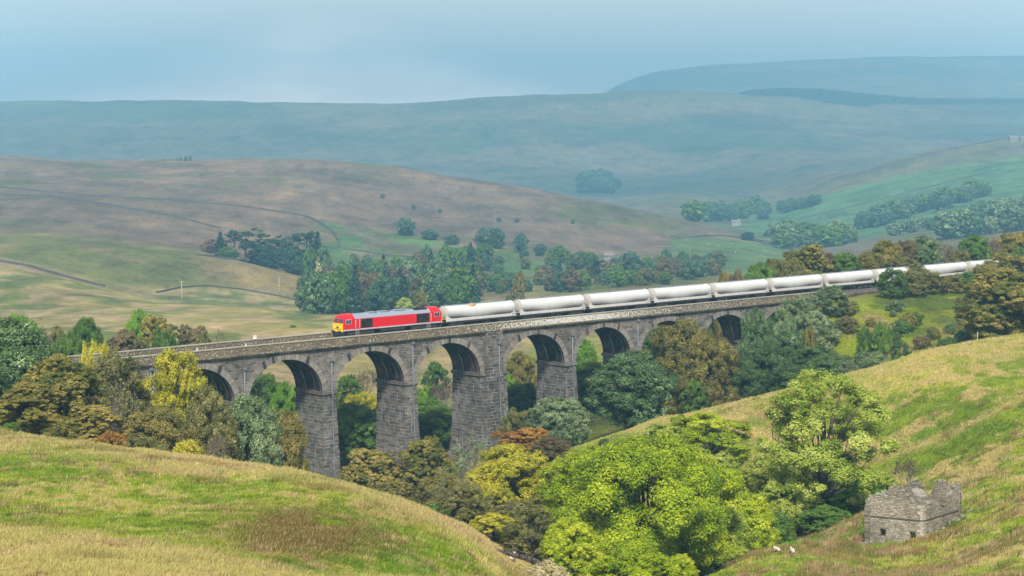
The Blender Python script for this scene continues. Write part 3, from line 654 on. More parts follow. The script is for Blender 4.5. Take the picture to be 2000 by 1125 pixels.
def make_loco(a):
    L = 10.55
    root = rail_vehicle("diesel_locomotive", a, "red diesel locomotive with yellow nose and grey roof pulling the train", "locomotive")
    HW = 1.32
    side = [(-HW, 1.36), (-HW, 2.98), (HW, 2.98), (HW, 1.36)]
    m = MB(); m.prism(side, -L+2.45, L-2.45); m.build("body", M_RED, root)
    m = MB(); rp = [(-HW-.01, 2.985), (-1.22, 3.12), (-.82, 3.52), (-.38, 3.72), (.38, 3.72), (.82, 3.52), (1.22, 3.12), (HW+.01, 2.985)]
    m.prism(rp, -L+2.45, L-2.45); rf = m.build("roof", M_GREY, root)
    m = MB()
    for x0, x1 in ((-4.6, -2.9), (-2.2, -.4), (.8, 3.2)): m.box(x0, x1, -.62, .62, 3.70, 3.80)
    m.build("roof_hatch", M_GREY, rf)
    m = MB(); m.box(4.9, 7.6, -.86, .86, 3.56, 3.78); m.build("radiator_fan_cover", M_GRIL, rf)
    m = MB(); m.box(-.2, .35, -.35, .35, 3.80, 3.93); m.build("exhaust", M_BLK, rf)
    for sg, nm in ((-1, 'front'), (1, 'rear')):
        # cab shell: arched roof, upright lower front, raked windscreen
        xs = lambda d: sg*(L-d)
        m = MB()
        prof_b = [(-HW-.012, 1.36), (-HW-.012, 3.02), (-1.16, 3.28), (-.74, 3.66), (-.34, 3.82), (.34, 3.82), (.74, 3.66), (1.16, 3.28), (HW+.012, 3.02), (HW+.012, 1.36)]
        # front rim of the same outline, pulled back with height
        rim = [(xs(0.0 if z < 2.4 else (z-2.4)*.36), y*(1 if z < 2.4 else .985), z) for y, z in prof_b]
        rim[0] = (xs(0), -HW+.05, 1.36); rim[-1] = (xs(0), HW-.05, 1.36)
        back = [(xs(2.43), y, z) for y, z in prof_b]
        n = len(prof_b)
        for i in range(n-1):
            if i in (0, n-2):   # side: split at waist so the rake reads
                yy_ = prof_b[0][0] if i == 0 else prof_b[-1][0]
                yq = math.copysign(abs(yy_)-.05, yy_)
                A, B = (xs(0), yq, 1.36), (xs(.02), yq, 2.40); C_ = (xs(.22), yy_*.985, 3.02); D = (xs(2.43), yy_, 3.02); E = (xs(2.43), yy_, 1.36)
                m.face([A, B, C_, D, E])
            else:
                m.face([rim[i], rim[i+1], back[i+1], back[i]])
        fr = [(xs(0), -HW+.05, 1.36), (xs(0), HW-.05, 1.36), (xs(.02), HW-.05, 2.40), (xs(.02), -HW+.05, 2.40)]
        m.face(fr)
        up = [(xs(.02), -HW+.05, 2.40), (xs(.02), HW-.05, 2.40)]+[rim[i] for i in range(n-2, 0, -1)]
        m.face(up); m.face(back)
        cab = m.build("cab", M_RED, root)
        m = MB(); x0, x1 = sorted((xs(-.10), xs(.0)-sg*.003)); m.box(x0, x1, -HW+.03, HW-.03, 1.02, 2.38)
        m.box(*sorted((xs(-.16), xs(-.10))), -.95, .95, 1.5, 1.62)
        npn = m.build("nose_panel", M_YEL, cab)
        for y in (-.92, .92):
            m = MB(); m.lathe_x([(xs(-.10), .11), (xs(-.17), .11), (xs(-.17), .0)], 12, y, 1.78); m.build("headlight", M_WHITE, npn)
            m = MB(); m.lathe_x([(xs(-.08), .09), (xs(-.42), .09), (xs(-.42), .25), (xs(-.50), .25), (xs(-.50), 0)], 14, math.copysign(.87, y), 1.06); m.build("buffer", M_BLK, root)
        m = MB(); m.box(*sorted((xs(-.10), xs(-.16))), -.26, .26, 1.45, 1.85); m.build("coupling_socket", M_BLK, npn)
        for y0, y1 in ((-1.14, -.10), (.10, 1.14)):     # windscreens
            m = MB(); za, zb = 2.46, 3.10; o_ = .025
            pa_ = [(xs(.03+.0-o_), y0, za), (xs(.03-o_), y1, za), (xs((zb-2.4)*.36-o_), y1*.93, zb), (xs((zb-2.4)*.36-o_), y0*.93, zb)]
            pb_ = [(x+sg*-.02, y, z) for x, y, z in pa_]
            m.face(pa_); m.face(pb_[::-1])
            for i in range(4):
                j = (i+1) % 4; m.face([pa_[i], pa_[j], pb_[j], pb_[i]])
            m.build("windscreen", M_GLASS, cab)
        for ys_ in (-1, 1):
            yo = ys_*(HW+.02)
            m = MB(); x0, x1 = sorted((xs(.62), xs(1.62))); m.box(x0-.08, x1+.08, min(yo, yo+ys_*.012), max(yo, yo+ys_*.012), 2.20, 2.98)
            fr_ = m.build("side_window", M_RED if 0 else M_SOLE, cab)
            m = MB(); y2 = yo+ys_*.014; mid = (x0+x1)/2
            m.box(x0, mid-.04, min(y2, y2+ys_*.012), max(y2, y2+ys_*.012), 2.27, 2.90); m.box(mid+.04, x1, min(y2, y2+ys_*.012), max(y2, y2+ys_*.012), 2.27, 2.90)
            m.build("window_pane", M_GLASS, fr_)
            # door with handrails and steps
            for dx in ((2.55, 3.35) if sg < 0 else (2.5,)):
                m = MB(); m.tube([(xs(dx), yo+ys_*.05, 1.5), (xs(dx), yo+ys_*.09, 1.6), (xs(dx), yo+ys_*.09, 2.75), (xs(dx), yo+ys_*.05, 2.85)], .035, 5); m.build("handrail", M_WHITE, root)
            m = MB(); x0, x1 = sorted((xs(2.65), xs(3.25)))
            for z in (.30, .62, .94): m.box(x0, x1, min(yo, yo-ys_*.25), max(yo, yo-ys_*.25), z, z+.05)
            m.box(x0-.03, x0, min(yo, yo-ys_*.05), max(yo, yo-ys_*.05), .28, 1.2); m.box(x1, x1+.03, min(yo, yo-ys_*.05), max(yo, yo-ys_*.05), .28, 1.2)
            m.build("steps", M_SOLE, root)
            # grille panels
            m = MB(); gx = sorted((xs(3.7), xs(6.1))) if sg < 0 else sorted((xs(2.75)-.1, xs(5.6))); m.box(gx[0], gx[1], min(yo-ys_*.01, yo+ys_*.018), max(yo-ys_*.01, yo+ys_*.018), 1.46, 2.90); m.build("air_grille", M_GRIL, root)
        m = MB(); m.box(*sorted((xs(-.02), xs(.5))), -1.15, 1.15, .38, 1.00); m.build("buffer_beam", M_BLK, root)
    m = MB(); m.box(-L+.02, L-.02, -HW-.03, HW+.03, 1.14, 1.355); m.build("sole_bar", M_SOLE, root)
    m = MB(); m.box(-L+.4, L-.4, -.9, .9, .85, 1.135); m.build("underframe", M_BLK, root)
    m = MB(); m.prism([(-1.22, .62), (-1.0, .34), (1.0, .34), (1.22, .62), (1.22, 1.05), (-1.22, 1.05)], -2.6, 2.6); m.build("fuel_tank", M_BLK, root)
    bogie(root, -6.75, 3, 4.1, .53, 1.24); bogie(root, 6.75, 3, 4.1, .53, 1.24)
    return root

# positions from the bearings of the couplings in the photograph
def a_of(px, b):
    k = (px-1000)/F
    return (AY0*k+k*b*SA+b*CA-AX0)/(SA-CA*k)
loco_f = a_of(667, T_FAR-1.32); loco_r = a_of(866, T_FAR-1.32)
joints = [a_of(x, T_FAR-1.3) for x in (868, 1010, 1147, 1276, 1396.5, 1507, 1612, 1711)]
print("loco length", round(loco_r-loco_f, 2), "wagon pitches", [round(b-a, 2) for a, b in zip(joints, joints[1:])])
WP = (joints[-1]-joints[0])/7
make_loco((loco_f+loco_r)/2)
M_TANK = paint("pale cement tank", (0.46, 0.475, 0.47), 0.55, 0, 0.6, (0.36, 0.34, 0.30), .7)
M_TRIM = paint("grubby white wagon frame", (0.47, 0.46, 0.435), 0.6, 0, 0.4, (0.3, 0.25, 0.2), 1.5)
M_END = paint("dusty tank end", (0.40, 0.39, 0.35), 0.7, 0, 0.5, (0.22, 0.2, 0.17), 1.5)
def make_wagon(a, label):
    root = rail_vehicle("tank_wagon", a, label, "tank wagon", "white cement tank wagons of the train")
    Lh = WP/2-.66
    # barrel: level top, belly sagging to a discharge pit in the middle
    def low(x):
        t = abs(x+.5)/Lh
        return 1.42-.32*(1-sstep(.16, .60, np.array([t]))[0])
    n = 28; m = MB(); sec = []; ends_ = []
    for x in list(np.linspace(-Lh+.30, Lh-.30, 26)):
        zt = 3.72; zb = low(x); hw = 1.26; sec.append((x, zt, zb, hw))
    ring = lambda x, zt, zb, hw: [(x, hw*math.cos(2*math.pi*k/n), (zt+zb)/2+(zt-zb)/2*math.sin(2*math.pi*k/n)) for k in range(n)]
    rs = [ring(*s_) for s_ in sec]
    for A, B in zip(rs, rs[1:]):
        for k in range(n):
            j = (k+1) % n; m.face([A[k], A[j], B[j], B[k]], None, True)
    for end, sg in ((rs[0], -1), (rs[-1], 1)):       # dished ends
        x, zt, zb, hw = sec[0] if sg < 0 else sec[-1]
        prev = end; me_ = MB()
        for sc_, dx in ((.90, .10), (.6, .20), (.25, .25)):
            zc = (zt+zb)/2; cur = [(x+sg*dx, p[1]*sc_, zc+(p[2]-zc)*sc_) for p in end]
            for k in range(n):
                j = (k+1) % n; me_.face([prev[k], prev[j], cur[j], cur[k]], None, sc_ < .9)
            prev = cur
        me_.face(prev); ends_.append(me_)
    tank = m.build("tank", M_TANK, root)
    for me_ in ends_: me_.build("tank_end", M_END, tank)
    for sg, (x, zt, zb, hw) in ((-1, sec[0]), (1, sec[-1])):
        m = MB(); x0, x1 = sorted((x-sg*.02, x+sg*.12)); zc = (zt+zb)/2
        o_ = [(1.045*hw*math.cos(2*math.pi*k/n), zc+1.045*(zt-zb)/2*math.sin(2*math.pi*k/n)) for k in range(n)]
        i_ = [(.93*hw*math.cos(2*math.pi*k/n), zc+.93*(zt-zb)/2*math.sin(2*math.pi*k/n)) for k in range(n)]
        for k in range(n):
            j = (k+1) % n
            m.face([(x0, *o_[k]), (x0, *o_[j]), (x1, *o_[j]), (x1, *o_[k])], None, True)
            for xx in (x0, x1): m.face([(xx, *o_[k]), (xx, *o_[j]), (xx, *i_[j]), (xx, *i_[k])])
        m.build("end_ring", M_TRIM, tank)
        # sloping end saddle
        m = MB(); xe = x+sg*.10
        for ys_ in (-1, 1):
            y0, y1 = sorted((ys_*1.22, ys_*1.10))
            P = [(xe-sg*.0, 2.25), (xe+sg*.34, 1.12), (xe-sg*2.2, 1.12), (xe-sg*2.2, 1.30), (xe-sg*.35, 1.78)]
            m.face([(p, y0, q) for p, q in P]); m.face([(p, y1, q) for p, q in P][::-1])
            for i in range(len(P)):
                j = (i+1) % len(P); m.face([(P[i][0], y0, P[i][1]), (P[j][0], y0, P[j][1]), (P[j][0], y1, P[j][1]), (P[i][0], y1, P[i][1])])
        m.tube([(xe+sg*.30, -1.16, 1.15), (xe+sg*.02, -.75, 1.95)], .06, 5); m.tube([(xe+sg*.30, 1.16, 1.15), (xe+sg*.02, .75, 1.95)], .06, 5)
        m.build("end_saddle", M_TRIM, root)
        for y in (-.87, .87):
            m = MB(); xb = sg*(WP/2-.55); m.lathe_x([(xb, .09), (xb+sg*.42, .09), (xb+sg*.42, .24), (xb+sg*.5, .24), (xb+sg*.5, 0)], 12, y, 1.05); m.build("buffer", M_BLK, root)
        bogie(root, sg*(WP/2-2.9), 2, 1.85, .46, 1.05)
    m = MB(); m.box(-Lh+.2, Lh-.2, -1.20, -1.10, 1.13, 1.60); m.box(-Lh+.2, Lh-.2, 1.10, 1.20, 1.13, 1.60); m.build("side_sill", M_TRIM, root)
    m = MB(); m.box(-WP/2+.55, WP/2-.55, -1.17, -.95, .86, 1.125); m.box(-WP/2+.55, WP/2-.55, .95, 1.17, .86, 1.125); m.box(-WP/2+.55, WP/2-.55, -.3, .3, .80, 1.12)
    for x in np.linspace(-Lh+1, Lh-1, 8): m.box(x, x+.12, -.95, .95, .9, 1.1)
    m.box(-1.2, -.2, -.9, -.4, .45, .86); m.box(1.0, 2.2, -1.0, -.6, .5, .86)
    m.build("underframe", M_BLK, root)
    m = MB(); m.box(-Lh+.8, Lh-.8, -.30, .30, 3.735, 3.775)
    for x in np.arange(-Lh+1, Lh-.9, 1.3): m.box(x, x+.05, -.34, -.30, 3.70, 3.86)
    m.build("roof_walkway", M_GREY, tank)
    m = MB(); m.lathe_x([(-1.6, .22), (-1.25, .22), (-1.25, 0)], 10, 0, 3.79); m.build("hatch", M_GREY, tank)
    m = MB(); xl = Lh-.55
    for y in (-1.28, -1.24): m.tube([(xl+(y+1.26)*10, -1.24, 1.2), (xl+(y+1.26)*10, -1.26, 2.9)], .025, 4)
    for z in np.arange(1.3, 2.9, .3): m.tube([(xl-.2, -1.26, z), (xl+.2, -1.26, z)], .02, 4)
    m.build("ladder", M_GREY, root)
    return root
ordn = ["first tank wagon, coupled directly behind the red locomotive, rust stained on top", "second tank wagon behind the red locomotive", "third tank wagon behind the red locomotive, above the tall open arches",
        "fourth tank wagon behind the red locomotive", "fifth tank wagon, just past the big brown tree", "sixth tank wagon, above the pale willow bushes", "seventh tank wagon, last one seen whole before the bushes",
        "eighth tank wagon, half hidden by the trackside bushes", "ninth tank wagon, tank top showing over the bushes", "tenth tank wagon, near the far end of the train", "eleventh tank wagon, farthest of the train, vanishing behind the slope"]
w0 = make_wagon(joints[0]+WP/2, "white "+ordn[0])
def copy_tree(o, parent=None):
    c = o.copy(); COL.objects.link(c); c.parent = parent
    for ch in list(o.children): copy_tree(ch, c)
    return c
for k in range(1, 11):
    c = copy_tree(w0); c.location = via(joints[0]+WP*(k+.5), T_FAR, RZ); c["label"] = "white "+ordn[k]
m = MB(); m.lathe_x([(-2.6, .02), (-2.3, .32), (-1.6, .38), (-.9, .2), (-.7, .02)], 10, -.55, 3.50)
st = m.build("rust_stain", paint("rust stain", (0.42, 0.22, 0.10), .8), [c for c in w0.children if c.name.startswith("tank")][0])

# trackside boxes on the viaduct
def post(name, px, b, w, h, col, label, cat):
    a = a_of(px, b); m = MB(); m.box(-w/2, w/2, -w/2, w/2, 0, h); m.box(-w/2-.04, w/2+.04, -w/2-.04, w/2+.04, h, h+.05)
    o = m.build(name, col); o.location = via(a, b, 0.0); o.rotation_euler = BASE_ROT; tag(o, label, cat); return o
post("equipment_cabinet", 498, WID-.30, .42, .46, M_WHITE, "small white cabinet standing on the far parapet left of the locomotive", "cabinet")
post("marker_post", 480, .30, .14, .30, M_WHITE, "short white marker on near parapet beside the white cabinet", "marker")
post("marker_post", 385, .30, .14, .30, M_WHITE, "short white marker on near parapet behind the tall yellow-green tree", "marker")

# ================================================================== ruined barn
def make_barn():
    cx_, cy_ = at(1803, 204.0); zb = ZC-(1062-HY)/F*204.0-.45
    ang = R(27); ang2 = R(41)
    root = empty("stone_barn", (cx_, cy_, zb), (0, 0, 0)); tag(root, "roofless ruined stone barn with broken gables on the grassy slope", "barn")
    M_B = stone("dry stone barn wall", 0.42, 0.17, (0.11, 0.095, 0.07), (0.47, 0.42, 0.33), (0.05, 0.045, 0.03), 0.022, 0.09, 0.55, lich=0.5)
    M_Q = stone("quoin stone", 0.6, 0.32, (0.30, 0.27, 0.2), (0.50, 0.46, 0.37), (0.1, 0.08, 0.06), 0.02, 0.05, 0.3, lich=0.4)
    M_C = stone("broken coping slabs", 0.5, 0.5, (0.14, 0.13, 0.105), (0.33, 0.31, 0.26), (0.1, 0.1, 0.1), 0.01, 0.03, 0.3, lich=0.3)
    M_SD = paint("shadow dark string course", (0.07, 0.06, 0.05), .9)  # shadow line along the course painted in as a dark colour
    LG, LS, TK = 6.3, 8.3, .60
    dG = Vector((-math.cos(ang), math.sin(ang), 0)); dS = Vector((math.sin(ang2), math.cos(ang2), 0))
    nG = Vector((-math.sin(ang), -math.cos(ang), 0)); nS = Vector((math.cos(ang2), -math.sin(ang2), 0))
    cs = .20
    def wall(name, org, d, nrm, length, topf, holes=(), seed=0):
        rg = np.random.RandomState(seed); nx = int(length/cs); nz_ = int(8.4/cs)
        occ = np.zeros((nx+2, nz_+2), bool)
        tops = []
        for i in range(nx):
            u = (i+.5)*cs; hgt = topf(u)-.40+rg.uniform(-.12, .12)+.10*math.sin(u*2.3+seed); tops.append(hgt)
            occ[i+1, 1:1+max(0, int(round(hgt/cs)))] = True
            for (u0, u1, z0, z1) in holes:
                if u0 < u < u1: occ[i+1, 1+int(z0/cs):1+int(z1/cs)] = False
        m = MB()
        jit = rg.uniform(-.035, .035, (nx+3, nz_+3, 3))
        def P(i, j, b):
            jj = jit[i, j]; p = org+d*((i-1)*cs+jj[0])+nrm*(0 if b == 0 else -TK)+Vector((0, 0, (j-1)*cs+jj[2]))+nrm*jj[1]*.6
            return tuple(p)
        for i in range(1, nx+1):
            for j in range(1, nz_+1):
                if not occ[i, j]: continue
                uv = [((i-1)*cs, (j-1)*cs), (i*cs, (j-1)*cs), (i*cs, j*cs), ((i-1)*cs, j*cs)]
                m.face([P(i, j, 0), P(i+1, j, 0), P(i+1, j+1, 0), P(i, j+1, 0)], uv)
                m.face([P(i+1, j, 1), P(i, j, 1), P(i, j+1, 1), P(i+1, j+1, 1)], uv)
                for di, dj, q in ((1, 0, ((i+1, j), (i+1, j+1))), (-1, 0, ((i, j+1), (i, j))), (0, 1, ((i+1, j+1), (i, j+1))), (0, -1, ((i, j), (i+1, j)))):
                    if not occ[i+di, j+dj]:
                        a, b = q; m.face([P(*a, 0), P(*a, 1), P(*b, 1), P(*b, 0)], [(0, 0), (TK, 0), (TK, cs), (0, cs)])
        o = link_mesh(name, m.mesh(name, M_B, True)); o.parent = root
        # loose coping stones along the top
        k = MB(); u = .1
        while u < length-.1:
            i = min(nx-1, int(u/cs)); h = tops[i]
            if h > .5:
                w = rg.uniform(.22, .5); p = org+d*u+nrm*rg.uniform(-.45, -.1); t_ = rg.uniform(.10, .24)
                ax = [Vector((rg.uniform(-1, 1), rg.uniform(-1, 1), rg.uniform(-.35, .35))).normalized() for _ in range(1)][0]
                ay = Vector((0, 0, 1)).cross(ax).normalized(); az = ax.cross(ay)
                base = p+Vector((0, 0, h+rg.uniform(-.03, .1)))
                c8 = [base+ax*sx_*w*.5+ay*sy_*w*.38*rg.uniform(.7, 1.1)+az*sz_*t_ for sx_ in (-1, 1) for sy_ in (-1, 1) for sz_ in (-.5, .5)]
                for q in ((0, 1, 3, 2), (4, 6, 7, 5), (0, 4, 5, 1), (2, 3, 7, 6), (0, 2, 6, 4), (1, 5, 7, 3)): k.face([c8[i_] for i_ in q])
                u += w*.75
            else: u += .3
        k.build("coping_stones", M_C, o, merge=False)
        return o
    E = 4.9
    o0 = Vector((0, 0, -.2))
    def gable(u):      # front gable: stepped break to the right of the ridge
        g = E+.1+1.75*min(u, LG-u)/(LG/2)
        return g-(0.35*max(0, math.sin(u*2.3)) if u < LG*.45 else .05)
    fg = wall("front_gable_wall", o0, dG, nG, LG, gable, [(.85, 1.5, 1.0, 1.85), (3.95, 4.55, 1.0, 1.95)], 1)
    def sidew(u): return E+(.5 if u < .6 else 0.2 if u < 2.4 else (-.35-.4*math.sin(u*1.9) if u < 4.9 else .1+.35*(u-4.9)))
    sw = wall("side_wall", o0, dS, nS, LS, sidew, [(.8, 1.2, 1.2, 1.8)], 2)
    def rear(u): return E+.35+float(np.interp(u, [0, .9, 1.7, 2.1, 2.6, 3.0, 3.4, 3.9, 4.4, 5.0, 5.6, 6.3], [.1, .6, 1.1, 1.2, .75, .1, -.6, -.4, .45, .85, .6, .0]))
    wall("rear_gable_wall", o0+dS*LS, dG, -nG, LG, rear, (), 3)
    wall("far_side_wall", o0+dG*LG, dS, -nS, LS, lambda u: E-.4+.5*math.sin(u*1.3), (), 4)
    # string course, quoins, lintels
    m = MB()
    for d, nn, ln in ((dG, nG, LG), (dS, nS, LS)):
        a = o0+nn*.07+Vector((0, 0, 3.0)); b = a+d*ln
        q = [a-d*.06, b+d*.02]
        for z0, z1 in ((0, .1),):
            A0, B0 = q[0]+Vector((0, 0, z0)), q[1]+Vector((0, 0, z0)); A1, B1 = q[0]+Vector((0, 0, z1)), q[1]+Vector((0, 0, z1)); i_ = -nn*.12
            m.face([A0, B0, B1, A1]); m.face([A1, B1, B1+i_, A1+i_]); m.face([A0+i_, B0+i_, B0, A0])
    m.build("string_course", M_SD, root, merge=False)
    m = MB(); rg = random.Random(3); z = 0
    while z < E-.3:
        h = rg.uniform(.25, .38); lg, ls = (.62, .34) if int(z*3) % 2 else (.34, .62)
        a = o0+(-dS-dG)*.025+Vector((0, 0, z)); P = [a, a+dG*lg, a+dG*lg+dS*.1, a+dG*.1+dS*.1, a+dG*.1+dS*ls, a+dS*ls]
        H = Vector((0, 0, h-.02))
        for i in range(6):
            j = (i+1) % 6; m.face([P[i], P[j], P[j]+H, P[i]+H])
        m.face([p+H for p in P]); z += h
    m.build("quoins", M_Q, root, merge=False)
    m = MB()
    for u0, u1, z1 in ((.7, 1.7, 1.85), (3.75, 4.7, 1.95)):
        a = o0-dS*.04+dG*u0+Vector((0, 0, z1)); b = a+dG*(u1-u0); H = Vector((0, 0, .16)); I = dS*.3
        m.face([a, b, b+H, a+H]); m.face([a+H, b+H, b+H+I, a+H+I]); m.face([a+I, b+I, b, a])
    m.build("lintel", M_C, fg, merge=False)
    m = MB(); rg = random.Random(8)
    for q in range(30):
        p = o0+(dG*rg.uniform(-.5, LG+.5)+nG*rg.uniform(.2, 1.1)) if q % 2 else o0+dS*rg.uniform(-.3, LS+.5)+nS*rg.uniform(.2, 1.2)
        h_ = hxy(cx_+p.x, cy_+p.y)-zb; s_ = rg.uniform(.10, .26); ax = Vector((rg.uniform(-1, 1), rg.uniform(-1, 1), rg.uniform(-.3, .3))).normalized(); ay = Vector((0, 0, 1)).cross(ax).normalized(); az = ax.cross(ay); c_ = Vector((p.x, p.y, h_+s_*.3))
        c8 = [c_+ax*a_*s_+ay*b_*s_*.7+az*e_*s_*.55*rg.uniform(.7, 1.2) for a_ in (-1, 1) for b_ in (-1, 1) for e_ in (-1, 1)]
        for w_ in ((0, 1, 3, 2), (4, 6, 7, 5), (0, 4, 5, 1), (2, 3, 7, 6), (0, 2, 6, 4), (1, 5, 7, 3)): m.face([c8[i_] for i_ in w_])
    rb = m.build("fallen_rubble", M_C, None, merge=False); rb.location = root.location; tag(rb, "loose fallen stones lying in the grass round the ruined barn", None, None, "stuff")
    # roof slabs still lying across the corner
    m = MB()
    for k in range(5):
        a = Vector((0, 0, E+.32+.03*k))+dG*(.4+.35*k)+dS*(.5+.55*k); ax = (dG*.8+Vector((0, 0, .25))).normalized()
        m.face([a, a+dS*1.2, a+dS*1.2+ax*.9, a+ax*.9]); m.face([a-Vector((0, 0, .1)), a+dS*1.2-Vector((0, 0, .1)), a+dS*1.2, a]); m.face([a-Vector((0, 0, .1)), a, a+ax*.9, a+ax*.9-Vector((0, 0, .1))])
    m.build("roof_slabs", M_C, root, merge=False)
make_barn()
print("built", round(time.time()-T0, 1))

# ================================================================== trees
RG = np.random.RandomState
def unit(v): return v/np.maximum(np.linalg.norm(v, axis=-1, keepdims=True), 1e-9)
def rdir(r, n, up=0.0):
    v = r.normal(size=(n, 3)); v = unit(v); v[:, 2] += up; return unit(v)
def leaves(r, cen, nrm, size, asp=0.62, sizevar=0.5):
    """diamond leaves at cen (N,3) lying across nrm"""
    n = len(cen); s = (size*(1+sizevar*(r.rand(n)-0.5)))[:, None]
    t = unit(np.cross(nrm, r.normal(size=(n, 3)))); b = np.cross(nrm, t)
    fold = nrm*s*0.18
    return np.stack([cen-t*s, cen+b*s*asp+fold, cen+t*s, cen-b*s*asp+fold], 1).reshape(-1, 3)
def clump(r, C, out, n, rc, flat=0.7, up=0.45):
    """n leaves about each clump centre; the leaves face outwards and up"""
    k = len(C); d = rdir(r, k*n).reshape(k, n, 3); rad = r.rand(k, n, 1)**0.45
    p = C[:, None, :]+d*rad*np.asarray(rc).reshape(-1, 1, 1)*np.array([1, 1, flat])
    nr = unit(d*0.9+out[:, None, :]*0.6+np.array([0, 0, up])+r.normal(size=(k, n, 3))*0.45)
    cv = np.repeat(r.rand(k)[:, None], n, 1)
    return p.reshape(-1, 3), nr.reshape(-1, 3), cv.reshape(-1)
def tubes(paths, n=5):
    """paths: list of (pts (k,3), radii (k,)) -> verts, faces"""
    V = []; Fc = []; off = 0
    for pts, rad in paths:
        pts = np.asarray(pts, float); k = len(pts)
        d = unit(np.gradient(pts, axis=0)); ref = np.array([0.31, 0.17, 0.93]); ref = np.where(np.abs(d@ref)[:, None] > 0.93, np.array([[1.0, 0, 0]]), ref[None, :])
        u = unit(np.cross(d, ref)); w = np.cross(d, u)
        a = 2*np.pi*np.arange(n)/n
        ring = pts[:, None, :]+(u[:, None, :]*np.cos(a)[None, :, None]+w[:, None, :]*np.sin(a)[None, :, None])*np.asarray(rad)[:, None, None]
        V.append(ring.reshape(-1, 3)); i = np.arange(k*n).reshape(k, n)+off
        f = np.stack([i[:-1], np.roll(i[:-1], -1, 1), np.roll(i[1:], -1, 1), i[1:]], -1).reshape(-1, 4); Fc.append(f); off += k*n
    return np.concatenate(V), np.concatenate(Fc)
def bend(r, a, b, k, wob, sag=0.0):
    a = np.asarray(a, float); b = np.asarray(b, float); t = np.linspace(0, 1, k)[:, None]; L = np.linalg.norm(b-a)
    p = a+(b-a)*t; q = r.normal(size=3)*wob*L; q2 = r.normal(size=3)*wob*L*0.5
    return p+np.sin(t*np.pi)*q+np.sin(t*2*np.pi)*q2+np.array([0, 0, 1])*sag*L*np.sin(t*np.pi)
BARK = {}
def bark(name, c1, c2):
    if name in BARK: return BARK[name]
    m, t, p, o = mat_new(name); oc = nd(t, 'ShaderNodeTexCoord').outputs['Object']
    mp_ = nd(t, 'ShaderNodeMapping', {'Vector': oc, 'Scale': (3, 3, .5)}); n1 = noise(t, mp_.outputs[0], 2.2, 5, .7)
    t.links.new(ramp(t, n1, [(.35, c1), (.7, c2)]), p.inputs['Base Color']); p.inputs['Roughness'].default_value = .95
    bp = nd(t, 'ShaderNodeBump', {'Strength': .8, 'Distance': .05, 'Height': n1}); t.links.new(bp.outputs[0], p.inputs['Normal'])
    BARK[name] = m; return m
B_DARK = bark("dark bark", (0.025, 0.02, 0.016), (0.10, 0.085, 0.065)); B_GREY = bark("grey bark", (0.11, 0.10, 0.085), (0.30, 0.28, 0.24))

